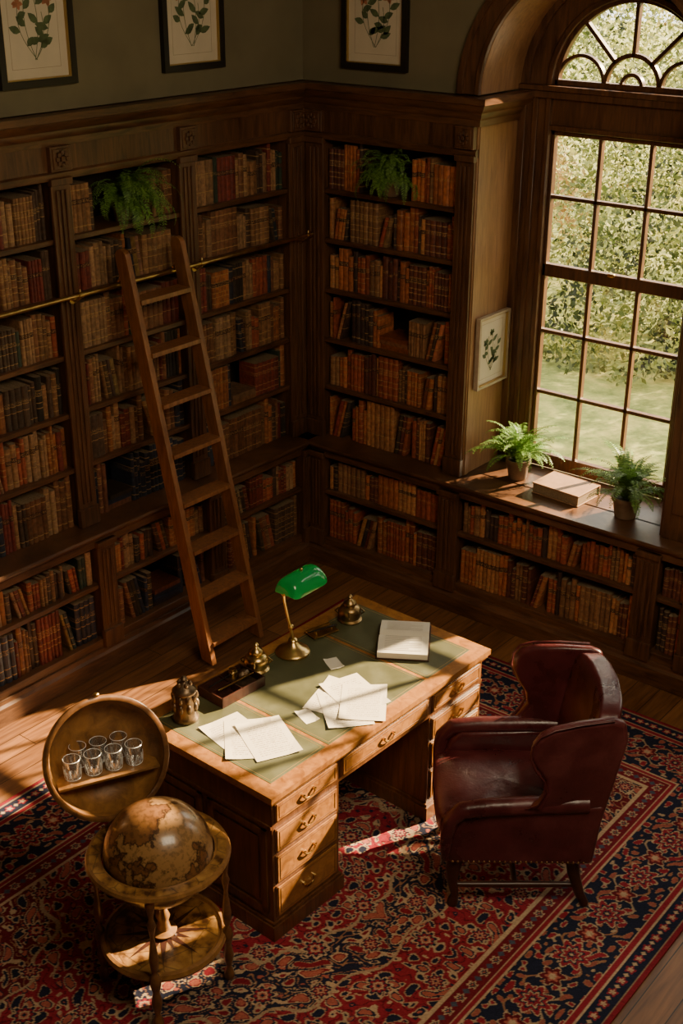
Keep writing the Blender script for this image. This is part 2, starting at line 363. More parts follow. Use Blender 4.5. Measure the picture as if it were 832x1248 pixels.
# ------------------------------------------------------------------ bookcases
SH=[.884,1.245,1.57,1.90,2.22,2.53]; TOP=2.84
def lbox(mb,side,s0,s1,d0,d1,z0,z1,mi=0):
    if side=='L': mb.box(d0,d1,-s1,-s0,z0,z1,mi)
    else: mb.box(s0,s1,-d1,-d0,z0,z1,mi)
def pilaster(mb,side,s0,s1,d,z0,z1,cap=True):
    w=s1-s0
    lbox(mb,side,s0,s1,d,d+.018,z0,z1)
    n=3;g=w*.16
    for i in range(n):
        a=s0+g+(w-2*g)*i/n; lbox(mb,side,a+.006,a+(w-2*g)/n-.006,d+.018,d+.028,z0+.14,z1-.06)
    lbox(mb,side,s0-.006,s1+.006,d,d+.034,z0,z0+.11)
    lbox(mb,side,s0-.006,s1+.006,d,d+.034,z1-.035,z1)
def capblock(mb,side,s0,s1,d,z0,z1):
    sc=(s0+s1)/2;zc=(z0+z1)/2;h=(z1-z0)/2;w=(s1-s0)/2
    lbox(mb,side,sc-w,sc+w,d,d+.04,z0,z1)
    lbox(mb,side,sc-w*.8,sc+w*.8,d+.04,d+.046,zc-h*.8,zc+h*.8)
    for k in range(8):
        a=k*math.pi/4;r=w*.45
        lbox(mb,side,sc+r*math.cos(a)-w*.15,sc+r*math.cos(a)+w*.15,d+.046,d+.056,zc+r*math.sin(a)-w*.15,zc+r*math.sin(a)+w*.15)
    lbox(mb,side,sc-w*.18,sc+w*.18,d+.046,d+.062,zc-w*.18,zc+w*.18)
CORN=[(-.01,3.00),(.016,3.00),(.02,3.035),(.034,3.05),(.04,3.075),(.07,3.105),(.078,3.12),(.09,3.125),(.09,3.16),(-.01,3.16)]
FRZ=[(-.01,2.83),(.014,2.83),(.022,2.85),(.022,2.865),(.012,2.875),(-.01,2.875)]
LD=.127
def upper(mb,side,pil,send):
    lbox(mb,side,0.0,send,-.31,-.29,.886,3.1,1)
    for a,b in pil:
        lbox(mb,side,a+.012,min(b-.012,send),-.29,0,.886,3.04); pilaster(mb,side,a,b,0,.886,TOP); capblock(mb,side,a-.004,b+.004 if b<send else b,0,2.875,3.0)
    lbox(mb,side,0.0,send,-.29,.010,TOP,3.05)
    for z in SH[1:]:
        for i in range(len(pil)-1): lbox(mb,side,pil[i][1]-.014,pil[i+1][0]+.014,-.29,-.006,z-.028,z,2)
def lower(mb,side,pil,send,s_start):
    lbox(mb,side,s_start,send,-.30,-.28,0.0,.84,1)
    for a,b in pil:
        lbox(mb,side,a+.012,b-.012,-.28,LD,0,.84); pilaster(mb,side,a,b,LD,.15,.83)
    for i in range(len(pil)-1):
        lbox(mb,side,pil[i][1]-.014,pil[i+1][0]+.014,-.28,LD-.008,.527,.555,2)
        lbox(mb,side,pil[i][1]-.014,pil[i+1][0]+.014,-.28,LD,.0,.20,2)
        lbox(mb,side,pil[i][1]-.014,pil[i+1][0]+.014,LD-.02,LD,.795,.84,2)
PL=[(0,.16)]+[(.97+.912*i,1.11+.912*i-.012) for i in range(6)]
PLl=[(.127,.20)]+PL[1:]
mb=MB(); upper(mb,'L',PL,5.66); lower(mb,'L',PLl,5.66,0)
LEDGE=[(-.28-LD,.842),(.006,.842),(.006,.85),(.022,.856),(.026,.87),(.022,.884),(-.28-LD,.884)]
PLIN=[(-.05,0),(.03,0),(.03,.11),(.018,.125),(.012,.15),(-.05,.15)]
mb.sweep([(LD,-5.66),(LD,-LD+.0)],LEDGE,2)
mb.sweep([(LD,-5.66),(LD,-LD)],PLIN,2)
mb.obj('bookcase',[W_case,W_back,W_caseH],bevel=.0025,segs=1)
PR=[(0.03,.17),(1.15,1.272)]
PRl=[(.15,.27),(1.20,1.345),(2.56,2.70),(2.86,3.0),(4.16,4.30),(5.6,5.74),(6.9,7.04)]
mb=MB(); upper(mb,'R',PR,1.254)
mb.obj('bookcase',[W_case,W_back,W_caseH],bevel=.0025,segs=1)
mb=MB(); lower(mb,'R',PRl,7.4,LD)
mb.sweep([(LD,-LD),(7.45,-LD)],[(d,z) if d>0 else (-.12-LD,z) for d,z in LEDGE],2); mb.sweep([(LD,-LD),(7.45,-LD)],PLIN,2)
mb.box(LD,7.4,.1,.29,.842,.8835,2)
for a,b_ in OP: mb.box(a,b_,.1,.46,.842,.884,2)
mb.obj('window_seat_bookcase',[W_case,W_back,W_caseH],bevel=.0025,segs=1)
mb=MB(); P1=[(0,-5.66),(0,0),(1.28,0),(1.28,.44)]
mb.sweep(P1,CORN); mb.sweep([(0,-5.66),(0,0),(1.28,0)],FRZ)
for P in ([(2.62,.44),(2.62,0),(2.90,0),(2.90,.44)],[(4.24,.44),(4.24,0),(7.45,0)]):
    mb.sweep(P,CORN)
mb.obj('trim_1',[W_caseH],smooth=30)
mb=MB(); mb.box(1.256,1.28,0.0,.44,.886,3.15,1); mb.box(1.28,1.286,.01,.05,.886,3.0,1)
for a,b_ in ((2.62,2.90),(4.24,4.6)):
    mb.box(a,b_,-.012,.44,.886,3.05); mb.box(a+.02,b_-.02,-.03,-.012,.886,3.0); mb.box(a+.07,b_-.07,-.042,-.03,1.05,2.85)
for a,b_ in OP:
    cx=(a+b_)/2;r=(b_-a)/2
    mb.ring(cx,AZ-.03,r-.006,r+.01,-.0,.44,seg=40,mi=1)
    mb.ring(cx,AZ-.03,r-.002,r+.12,-.02,.0,seg=40); mb.ring(cx,AZ-.03,r+.10,r+.135,-.038,-.0,seg=40); mb.ring(cx,AZ-.03,r-.004,r+.022,-.03,-.0,seg=40)
mb.obj('trim_2',[W_case,W_rev],bevel=.002,segs=1,smooth=30)

# ------------------------------------------------------------------ windows
def window(name,a,b_):
    mb=MB();cx=(a+b_)/2;gl,gr=a+.205,b_-.195;y0,y1=.44,.54
    mb.box(a,gl,y0,y1,.886,AZ); mb.box(gr,b_,y0,y1,.886,AZ)
    for (p,q,t) in ((a,a+.05,.03),(a+.085,a+.12,.016),(gl-.03,gl,.02)): mb.box(p,q,y0-t,y0,.886,AZ)
    for (p,q,t) in ((b_-.05,b_,.03),(b_-.12,b_-.085,.016),(gr,gr+.03,.02)): mb.box(p,q,y0-t,y0,.886,AZ)
    mb.box(gl,gr,y0,y1,2.955,AZ); mb.box(a,b_,y0-.035,y0,3.13,3.17); mb.box(a,b_,y0-.05,y0,3.17,3.2);mb.box(gl,gr,y0-.02,y0,2.955,2.985)
    R=(b_-a)/2;r=R-.2
    mb.ring(cx,AZ,r,R+.005,y0,y1,seg=40);mb.ring(cx,AZ,r,r+.03,y0-.02,y0,seg=40);mb.ring(cx,AZ,R-.06,R,y0-.03,y0,seg=40)
    def hb(z0,z1,t=0): mb.box(gl,gr,.455+t,.50+t,z0,z1)
    hb(.886,.975);hb(2.105,2.18);hb(2.925,2.955)
    for x0,x1 in ((gl,gl+.022),(gr-.022,gr)): mb.box(x0,x1,.455,.50,.886,2.955)
    w=(gr-gl)/3
    for k in (1,2): mb.box(gl+w*k-.011,gl+w*k+.011,.46,.50,.95,2.94)
    for z in (1.375,1.765,2.575): mb.box(gl,gr,.46,.50,z-.011,z+.011)
    mb.box(cx-r,cx+r,.455,.5,AZ,AZ+.03)
    mb.ring(cx,AZ+.02,.052,.072,.46,.50,seg=20);mb.ring(cx,AZ+.02,.150,.174,.46,.50,seg=28);mb.ring(cx,AZ,r-.022,r+.002,.455,.50,seg=40)
    for an in (48,90,132):
        c,s=math.cos(math.radians(an)),math.sin(math.radians(an));n=(-s*.011,c*.011);ri=.155
        pts=[(cx+c*ri+n[0],AZ+.02+s*ri+n[1]),(cx+c*r+n[0],AZ+s*r+n[1]),(cx+c*r-n[0],AZ+s*r-n[1]),(cx+c*ri-n[0],AZ+.02+s*ri-n[1])]
        mb.prism(pts,.46,.50,lambda p,q,h:(p,h,q))
    # side half-loops of the fanlight
    for sx_ in (-1,1):
        mb.ring(cx+sx_*.315,AZ+.02,.135,.155,.46,.50,seg=20)
    mb.box(cx-.02,cx+.02,.43,.455,2.17,2.19,2)
    mb.add([(gl,.48,.95),(gr,.48,.95),(gr,.48,2.95),(gl,.48,2.95)],[(0,1,2,3)],1)
    pts=[(cx+r*math.cos(math.pi*i/24),.48,AZ+r*math.sin(math.pi*i/24)) for i in range(25)]
    mb.add(pts,[tuple(range(25))],1)
    mb.obj(name,[W_case,M_pane,M_brass],bevel=.003,segs=1,smooth=30)
window('window_1',*OP[0]);window('window_2',*OP[1])

# ------------------------------------------------------------------ books
PAL=[((.23,.11,.046),6),((.28,.15,.07),4),((.17,.07,.030),6),((.27,.065,.032),4),((.15,.03,.02),4),((.07,.04,.024),3),((.035,.05,.032),1.2),((.022,.026,.038),1.2),((.26,.145,.07),2),((.29,.10,.035),4),((.03,.023,.017),2)]
PALred=[((.34,.105,.036),5),((.25,.06,.028),4),((.36,.15,.055),3),((.11,.035,.02),4),((.05,.03,.022),2.5),((.21,.10,.042),3)]
PALnavy=[((.024,.028,.042),5),((.04,.028,.02),2),((.16,.06,.03),2)]
def pick(pal):
    t=rnd.random()*sum(w for _,w in pal)
    for c,w in pal:
        t-=w
        if t<=0: return c
    return pal[0][0]
class Books:
    def __init__(s): s.v=[];s.f=[];s.m=[];s.c=[];s.b=[]
    def one(s,side,s0,w,df,dp,z0,h,col,seed,lean=0,flat=False):
        sec=[(0,df-dp,0),(w,df-dp,0),(w,df-.010,0),(w*.82,df-.002,1),(w*.5,df,1),(w*.18,df-.002,1),(0,df-.010,0)]
        if flat: sec=[(0,df-dp,0),(w,df-dp,0),(w,df,0),(w*.8,df,1),(w*.5,df,1),(w*.2,df,1),(0,df,0)]
        o=len(s.v);n=len(sec)
        for k,(z,hf) in enumerate(((z0,0),(z0+h,1))):
            for t,d,fr in sec:
                ss=s0+t+lean*h*hf
                s.v.append((d,-ss,z) if side=='L' else (ss,-d,z)); s.c.append(col+(1,)); s.b.append((hf,seed,1 if (d>df-.02 and not flat) else 0))
        for i in range(n):
            s.f.append((o+i,o+(i+1)%n,o+n+(i+1)%n,o+n+i)); s.m.append(0)
        s.f.append(tuple(o+n+i for i in range(n)));s.m.append(0 if flat else 1)
    def row(s,side,a,b,df,z0,gap,pal,dens=1.0):
        t=a+.004
        while t<b-.02:
            L=rnd.choice([1,1,1,1,2,2,3,4,6]);col=pick(pal);h0=gap*rnd.uniform(.72,.94);w0=rnd.uniform(.020,.040);seed=rnd.random();dp=rnd.uniform(.14,.2)
            if rnd.random()<.018 and b-t>.3:
                z=z0;wl=rnd.uniform(.17,.22)
                for k in range(rnd.randint(2,4)):
                    th=rnd.uniform(.022,.04);s.one(side,t+rnd.uniform(0,.01),wl,df-rnd.uniform(0,.02),.2,z,th,tuple(x*rnd.uniform(.6,.9) for x in pick(pal)),.1,flat=True);z+=th+.0005
                t+=wl+.015;continue
            for k in range(L):
                v=rnd.uniform(.7,1.3);w=w0*rnd.uniform(.85,1.15);h=min(h0*(1 if L>3 else rnd.uniform(.86,1.1)),gap*.96)
                if t+w>b-.003: t=b;break
                s.one(side,t,w-.001,df-rnd.uniform(.0,.018 if L<4 else .006),dp,z0,h,tuple(x*v for x in col),seed)
                t+=w
            if rnd.random()<.07 and b-t>.14:
                ln=rnd.uniform(.12,.28);t+=.006;hh=gap*rnd.uniform(.65,.85)
                for k in range(rnd.randint(2,4)):
                    w=rnd.uniform(.02,.035)
                    if t+w+ln*hh>b-.004: break
                    s.one(side,t,w-.0008,df-.005,dp,z0,hh,tuple(x*rnd.uniform(.8,1.2) for x in pick(pal)),rnd.random(),lean=ln);t+=w
                t+=ln*hh*1.0+.002
    def obj(s,name):
        me=bpy.data.meshes.new(name);me.from_pydata(s.v,[],s.f);me.materials.append(M_book);me.materials.append(M_page)
        me.polygons.foreach_set('material_index',s.m)
        a=me.attributes.new('bcol','FLOAT_COLOR','POINT');a.data.foreach_set('color',np.array(s.c,dtype=np.float32).ravel())
        a=me.attributes.new('bv','FLOAT_VECTOR','POINT');a.data.foreach_set('vector',np.array(s.b,dtype=np.float32).ravel())
        ob=bpy.data.objects.new(name,me);scene.collection.objects.link(ob)
LOWROWS=[(.20,.32),(.555,.235)]
gaps=[(SH[i]+(.002 if i==0 else 0),(SH[i+1] if i<5 else TOP+.02)-SH[i]-.030) for i in range(6)]
bk=Books()
for i in range(len(PL)-1):
    for k,(z,g) in enumerate(gaps):
        a,b_=PL[i][1],PL[i+1][0]
        if i==1 and k==5:
            bk.row('L',a,a+.20,-.03,z,g*.85,PAL);bk.row('L',b_-.20,b_,-.03,z,g*.9,PAL);continue
        bk.row('L',a,b_,-.03,z,g,PALnavy if (i,k) in ((1,0),) else PAL)
    for z,g in LOWROWS: bk.row('L',PLl[i][1],PLl[i+1][0],LD-.035,z,g,PALnavy if (i==1 and z<.3) else PAL)
bk.obj('shelved_books')
bk=Books()
for k,(z,g) in enumerate(gaps):
    if k==5: bk.row('R',.17,.45,-.03,z,g,PALred);bk.row('R',.80,1.15,-.03,z,g,PALred);continue
    bk.row('R',.17,1.15,-.03,z,g,PALred)
bk.obj('shelved_books')
bk=Books()
for i in range(len(PRl)-1):
    for z,g in LOWROWS: bk.row('R',PRl[i][1],PRl[i+1][0],LD-.035,z,g,PALred)
bk.obj('shelved_books')

# ------------------------------------------------------------------ rail + ladder
mb=MB();RX,RZ=.10,2.245
mb.tube([(RX,-5.6,RZ),(RX,-.05,RZ)],.0125,12)
for y in [-.08]+[-(p[0]+p[1])/2 for p in PL[1:]]:
    mb.tube([(.03,y,RZ-.035),(.06,y,RZ-.04),(RX,y,RZ-.015)],.008,8); mb.tube([(.029,y,RZ-.035),(.04,y,RZ-.035)],.024,12)
    mb.tube([(RX,y-.015,RZ),(RX,y+.015,RZ)],.018,12); mb.tube([(RX,y,RZ),(RX,y,RZ+.03)],[.01,.004],8)
mb.pillow((RX,-.055,RZ),(.02,.02,.02),1)
mb.obj('brass_ladder_rail',[M_brass],smooth=50)

mb=MB()
F0=Vector((.60,-1.61,0));F1=Vector((.60,-1.19,0));T0=Vector((.150,-1.685,2.45));T1=Vector((.150,-1.275,2.45))
def stile(F,T):
    d=(T-F).normalized();yv=Vector((0,1,0));n=d.cross(yv).normalized()
    w=.036;dep=.085;Ln=(T-F).length
    sil=[(0.02,-dep/2),(Ln-.08,-dep/2)]+[(Ln-.05+.05*math.sin(a),-dep/2*math.cos(a)) for a in [i*math.pi/8 for i in range(0,9)]]+[(Ln-.08,dep/2),(0.05,dep/2)]
    mb.prism(sil,-w/2,w/2,lambda p,q,h:tuple(F+d*p+n*q+yv*h))
stile(F0,T0);stile(F1,T1)
for k in range(8):
    z=.15+.288*k;t=z/2.45
    A=F0.lerp(T0,t);B=F1.lerp(T1,t)
    mb.box(A.x-.055,A.x+.055,A.y+.015,B.y-.015,z-.013,z+.013)
for T in (T0,T1):
    A=T-Vector((-.02,0,.2))
    mb.tube([(A.x-.03,A.y+.03,A.z),(RX+.0,A.y+.03,RZ+.045),(RX-.025,A.y+.03,RZ+.01)],.007,8,1)
mb.obj('library_ladder',[W_lad,M_brass],bevel=.005)

# ------------------------------------------------------------------ pictures
def botanical(mb,w,h,seed,fr=.035):
    """local: x right, z up, y=-front ; centre at origin"""
    R=random.Random(seed);hw,hh=w/2,h/2
    for (x0,x1,z0,z1) in ((-hw,hw,-hh,-hh+fr),(-hw,hw,hh-fr,hh),(-hw,-hw+fr,-hh+fr,hh-fr),(hw-fr,hw,-hh+fr,hh-fr)):
        mb.box(x0,x1,-.03,0,z0,z1,0)
    i=fr
    for (x0,x1,z0,z1) in ((-hw+i,hw-i,-hh+i,-hh+i+.006),(-hw+i,hw-i,hh-i-.006,hh-i),(-hw+i,-hw+i+.006,-hh+i,hh-i),(hw-i-.006,hw-i,-hh+i,hh-i)):
        mb.box(x0,x1,-.024,-.006,z0,z1,4)
    mb.box(-hw+fr,hw-fr,-.008,-.002,-hh+fr,hh-fr,1)
    i=fr+.05*w/.47
    for (x0,x1,z0,z1) in ((-hw+i,hw-i,-hh+i,-hh+i+.002),(-hw+i,hw-i,hh-i-.002,hh-i),(-hw+i,-hw+i+.002,-hh+i,hh-i),(hw-i-.002,hw-i,-hh+i,hh-i)):
        mb.box(x0,x1,-.0085,-.008,z0,z1,5)
    y=-.0095
    def leaf(x,z,an,L,wd,mi):
        dx,dz=math.sin(an),math.cos(an);nx,nz=dz,-dx;P=[]
        for t,s_ in ((0,0),(.25,.8),(.5,1),(.78,.6),(1,0),(.78,-.6),(.5,-1),(.25,-.8)):
            P.append((x+dx*L*t+nx*wd*s_,y,z+dz*L*t+nz*wd*s_))
        mb.add(P,[tuple(range(8))],mi)
    def stalk(x0,z0,x1,z1,bend):
        q=[];K=8
        for j in range(K+1):
            t=j/K;q.append((x0+(x1-x0)*t+bend*math.sin(math.pi*t),z0+(z1-z0)*t))
        for (x,z),(x2,z2) in zip(q,q[1:]):
            mb.add([(x-.0018,y,z),(x+.0018,y,z),(x2+.0018,y,z2),(x2-.0018,y,z2)],[(0,1,2,3)],2)
        return q
    heads=[]
    for sx,sz,bd in ((0,.24,.02),(-.17,.12,-.03),(.18,.15,.03),(-.09,.20,-.02),(.10,.05,.02)):
        q=stalk(R.uniform(-.01,.01),-.30*h,sx*w*1.1,sz*h,bd*w*3)
        heads.append(q[-1])
        for j in range(2,8,2):
            x,z=q[j];sd=1 if (j//2)%2 else -1
            leaf(x,z,sd*R.uniform(.7,1.3),w*R.uniform(.12,.19),w*.04,2)
    for n_,(x,z) in enumerate(heads[:4] if seed!=4 else heads[:2]):
        r=w*R.uniform(.07,.10)
        for k in range(6): leaf(x,z,k*math.pi/3+R.random(),r,r*.32,3)
PM=[M_black,M_mat,M_stems,M_ink2,M_gold,plain('plate_line',(.35,.27,.18),.9)]
RL=Matrix.Rotation(math.radians(90),4,'Z')
for yc,sd in ((-2.02,1),(-.945,2),(-3.1,5)):
    mb=MB();botanical(mb,.47,.62,sd);mb.obj('framed_botanical_print',PM,M=Matrix.Translation((.002,yc,3.60))@RL,recalc=False)
mb=MB();botanical(mb,.47,.62,3);mb.obj('framed_botanical_print',PM,M=Matrix.Translation((.555,-.002,3.565)),recalc=False)
PM2=[plain('bleached_frame',(.42,.33,.22),.5,noise=.15),M_mat,M_stems,M_stems,M_gold,PM[5]]
mb=MB();botanical(mb,.34,.45,4,fr=.014);mb.obj('framed_botanical_print',PM2,M=Matrix.Translation((1.288,.232,1.66))@RL,recalc=False)

# ------------------------------------------------------------------ ferns
def fern(name,loc,n=26,Lmin=.16,Lmax=.30,pr=.062,ph=.11,droop=1.0,seed=1,bias=None,rise=1.0,leaf=.03,avoid=()):
    R=random.Random(seed);mb=MB()
    mb.lathe([(0,0),(pr*.72,0),(pr*.78,.004),(pr*.98,ph*.8),(pr*1.1,ph*.82),(pr*1.1,ph),(pr*.98,ph),(pr*.95,ph*.88)],seg=24,mi=0)
    mb.lathe([(pr*.96,ph*.88),(0,ph*.92)],seg=24,mi=1)
    for k in range(n):
        az=2*math.pi*k/n*2.4+R.uniform(-.3,.3)
        if bias is not None and R.random()<.8: az=bias+R.gauss(0,.8)
        L=R.uniform(Lmin,Lmax);el=min(1.5,R.uniform(.45,1.5)*rise);P=Vector((R.uniform(-.02,.02),R.uniform(-.02,.02),ph*.9))
        hd=Vector((math.cos(az),math.sin(az),0))
        for (ax_,ay_,rm_) in avoid:
            c_=hd.x*ax_+hd.y*ay_
            if c_>0.05: L=min(L,max(.10,rm_/c_))
        S=16;pts=[P.copy()];e=el;dd_=droop*R.uniform(.75,1.35)
        for j in range(S):
            e-= dd_*2.0/S*(.3+1.4*j/S)
            P=P+(hd*math.cos(e)+Vector((0,0,math.sin(e))))*(L/S);pts.append(P.copy())
        mb.tube(pts,[.0020*(1-j/(S+2)) for j in range(S+1)],4,2,cap=False)
        sd=Vector((-hd.y,hd.x,0))
        for j in range(2,S+1):
            t=j/S;ll=leaf*(math.sin(math.pi*min(1,t*.85+.12))**.7)*1.15*min(1,L/.2)
            d=(pts[j]-pts[j-1]).normalized()
            for q in (0,.5):
                base=pts[j-1].lerp(pts[j],q)
                for s_ in (-1,1):
                    tip=base+sd*s_*ll+d*ll*.35+Vector((0,0,-ll*R.uniform(.05,.35)))
                    wv=d*(leaf*.13)
                    mid=base.lerp(tip,.45)
                    mb.add([tuple(base),tuple(mid+wv),tuple(tip),tuple(mid-wv)],[(0,1,2,3)],2)
    return mb.obj(name,[M_pot,M_soil,M_fern],smooth=40,loc=loc,recalc=False)
fern('potted_fern',(1.56,.195,.885),n=72,seed=1,Lmin=.24,Lmax=.46,leaf=.033,pr=.072,ph=.13,rise=1.35,droop=.92,avoid=((-1,0,.26),(0,1,.20)))
fern('potted_fern',(2.35,.10,.885),n=72,seed=2,Lmin=.24,Lmax=.46,leaf=.033,pr=.080,ph=.13,rise=1.35,droop=.92,avoid=((1,0,.24),(0,1,.30)))
fern('potted_fern',(-.08,-1.45,2.531),n=84,seed=3,bias=0,Lmin=.24,Lmax=.50,ph=.09,pr=.06,droop=1.45,rise=1.2,leaf=.031,avoid=((-1,0,.18),(0,1,.32),(0,-1,.32)))
fern('potted_fern',(.63,.08,2.531),n=70,seed=4,bias=-math.pi/2,Lmin=.20,Lmax=.40,ph=.09,pr=.06,droop=1.35,rise=1.2,leaf=.030,avoid=((0,1,.16),))

mb=MB();mb.box(-.165,.165,-.12,.12,0,.008,0);mb.box(-.16,.16,-.115,.112,.008,.062,1);mb.box(-.165,.165,-.12,.12,.062,.07,0);mb.box(-.167,.167,.108,.122,.0,.07,0)
mb.obj('large_closed_book',[plain('tan_binding',(.30,.16,.08),.55,noise=.15),M_page],bevel=.003,loc=(1.92,.16,.885),rotz=math.radians(-4))

# ------------------------------------------------------------------ rug
def make_rug(x0,x1,y0,y1,z):
    st=.005;nx=int((x1-x0)/st);ny=int((y1-y0)/st)
    xs=np.linspace(x0,x1,nx+1);ys=np.linspace(y0,y1,ny+1);X,Y=np.meshgrid(xs,ys)
    hw,hl=(x1-x0)/2,(y1-y0)/2;cx,cy=(x0+x1)/2,(y0+y1)/2
    x=np.abs(X-cx);y=np.abs(Y-cy)
    ex=hw-x;ey=hl-y;e=np.minimum(ex,ey);along=np.where(ex<ey,y,x)
    red=np.array([.24,.019,.030]);navy=np.array([.016,.018,.036]);cream=np.array([.44,.31,.19]);pink=np.array([.36,.10,.07]);dred=np.array([.11,.010,.015]);blue=np.array([.06,.07,.10]);tan=np.array([.28,.14,.075])
    col=np.zeros(X.shape+(3,))
    def put(m,c): col[m]=c
    def ros(u,v,R,n,c=None):
        r=np.hypot(u,v);th=np.arctan2(v,u);return r/(R*(.82+.18*np.cos(n*th)))
    field=e>.60
    put(field,red)
    def tile(u,v,p,q):
        return (np.mod(u+p/2,p)-p/2),(np.mod(v+q/2,q)-q/2)
    def arab(u,v,s):
        return (np.sin(u*s+1.5*np.sin(v*s*.61+.7))+np.sin(v*s*.93+1.5*np.sin(u*s*.57+1.9))+.8*np.sin((u+v)*s*1.3+1.1*np.sin((u-v)*s*.8)))
    def ornament(mask,base,alt,s=17):
        g=arab(x,y,s);g2=arab(y*1.1+.3,x*.9+.8,s*1.5)
        col[mask&(g>1.1)]=alt
        col[mask&(g>1.75)]=pink
        col[mask&(np.abs(g-1.1)<.22)]=cream
        col[mask&(np.abs(g+.30)<.13)]=dred if base is red else tan
        col[mask&(g<-1.3)]=alt
        col[mask&(np.abs(g+1.3)<.19)]=cream*.85
        mm=mask&(g2>1.6)&(np.abs(g)<.95);col[mm]=cream
        mm=mask&(g2>2.1)&(np.abs(g)<.95);col[mm]=navy
        mm=mask&(g2<-1.6)&(np.abs(g)<1.05);col[mm]=navy
        mm=mask&(g2<-2.1)&(np.abs(g)<1.05);col[mm]=pink
    ornament(field,red,navy,44)
    r=np.hypot(x/.62,y/1.05);th=np.arctan2(y/1.05,x/.62);rr=r*(1+.045*np.cos(16*th));med=field&(rr<1)
    put(med,navy);ornament(med,navy,red*.8,46);put(field&(np.abs(rr-1)<.010),cream*.8)
    med2=rr<.6;put(med2,red);ornament(med2,red,navy,46);put(field&(np.abs(rr-.6)<.012),cream*.8)
    rc=np.hypot((x-(hw-.6))/.5,(y-(hl-.6))/.75);tc=np.arctan2(y-(hl-.6),x-(hw-.6));cc=rc*(1+.05*np.cos(14*tc));sp=field&(cc<1);put(sp,dred);ornament(sp,dred,navy,42);put(field&(np.abs(cc-1)<.014),cream*.8)
    for p,q,ox,oy,R in ((.34,.34,0,0,.050),(.34,.34,.17,.17,.040)):
        u,v=tile(x-ox,y-oy,p,q);k=ros(u,v,R,8);m=field
        put(m&(k<1.28),cream);put(m&(k<1.08),navy);put(m&(k<.80),red);put(m&(k<.55),cream);put(m&(k<.36),pink);put(m&(k<.15),navy)
    def stripe(a,b,c): put((e>=a)&(e<b),c)
    stripe(-1,.022,red*.8);stripe(.022,.03,cream*.6);stripe(.03,.11,navy)
    m=(e>=.03)&(e<.11);u=np.mod(along+.04,.08)-.04;k=ros(u,e-.07,.026,5);put(m&(k<1),red);put(m&(k<.6),cream)
    u=np.mod(along,.08)-.04;k=ros(u,e-.07,.012,4);put(m&(k<1),cream)
    stripe(.11,.118,cream);stripe(.118,.14,red);stripe(.14,.148,cream)
    mb_=(e>=.148)&(e<.468);put(mb_,navy)
    v=e-.308
    wave=.085*np.sin(along*2*np.pi/.32);put(mb_&(np.abs(v-wave)<.006),tan);put(mb_&(np.abs(v+wave)<.006),cream*.8)
    g=arab(along*1.0,v*1.3+2,54);put(mb_&(g>1.2),red);put(mb_&(np.abs(g-1.2)<.20),cream*.85);put(mb_&(g<-1.5),pink*.8);put(mb_&(np.abs(g+1.5)<.16),tan)
    u=np.mod(along+.16,.32)-.16;k=ros(u,v,.082,8);put(mb_&(k<1.12),cream);put(mb_&(k<1.02),red);put(mb_&(k<.74),navy);put(mb_&(k<.6),cream*.9);put(mb_&(k<.48),red);put(mb_&(k<.26),navy);put(mb_&(k<.12),cream)
    u=np.mod(along,.32)-.16;k=ros(u,v,.055,6);put(mb_&(k<1.15),cream*.9);put(mb_&(k<1.0),dred);put(mb_&(k<.62),pink);put(mb_&(k<.35),cream)
    stripe(.468,.476,cream);stripe(.476,.496,red);stripe(.496,.504,cream);stripe(.504,.585,dred*1.3)
    m=(e>=.504)&(e<.585);u=np.mod(along+.045,.09)-.045;k=ros(u,e-.544,.026,6);put(m&(k<1),cream);put(m&(k<.65),navy);put(m&(k<.3),pink)
    u=np.mod(along,.09)-.045;put(m&(np.abs(u)+np.abs(e-.544)<.016),blue)
    stripe(.585,.6,cream)
    col*= (0.78+.44*nr.rand(*X.shape))[...,None]
    ab=1+.12*np.sin(Y*7+np.sin(X*3))*np.sin(Y*2.3);col*=ab[...,None]
    V=np.stack([X.ravel(),Y.ravel(),np.full(X.size,z)],1).astype(np.float32)
    idx=np.arange(X.size).reshape(X.shape);a=idx[:-1,:-1].ravel();b=idx[:-1,1:].ravel();c=idx[1:,1:].ravel();d=idx[1:,:-1].ravel()
    Fc=np.stack([a,b,c,d],1).astype(np.int32)
    me=bpy.data.meshes.new('persian_rug');me.vertices.add(len(V));me.vertices.foreach_set('co',V.ravel())
    nf=len(Fc);me.loops.add(nf*4);me.loops.foreach_set('vertex_index',Fc.ravel());me.polygons.add(nf);me.polygons.foreach_set('loop_start',np.arange(0,nf*4,4,dtype=np.int32))
    me.update(calc_edges=True)
    at=me.attributes.new('rug','FLOAT_COLOR','POINT');at.data.foreach_set('color',np.concatenate([col.reshape(-1,3),np.ones((X.size,1))],1).astype(np.float32).ravel())
    m,nt,bs=newmat('wool_pile');L=nt.links;A=N(nt,'ShaderNodeAttribute',attribute_name='rug')
    L.new(A.outputs['Color'],bs.inputs['Base Color']);bs.inputs['Roughness'].default_value=.95;bs.inputs['Specular IOR Level'].default_value=.1
    tc=N(nt,'ShaderNodeTexCoord');n=N(nt,'ShaderNodeTexNoise');n.inputs['Scale'].default_value=260;L.new(tc.outputs['Object'],n.inputs[0])
    bp=N(nt,'ShaderNodeBump');bp.inputs['Strength'].default_value=.5;bp.inputs['Distance'].default_value=.003;L.new(n.outputs[0],bp.inputs['Height']);L.new(bp.outputs[0],bs.inputs['Normal'])
    me.materials.append(m)
    ob=bpy.data.objects.new('persian_rug',me);scene.collection.objects.link(ob)
    md=ob.modifiers.new('s','SOLIDIFY');md.thickness=z-.001;md.offset=-1
RUGZ=.010
make_rug(.70,3.75,-4.85,-.47,RUGZ)

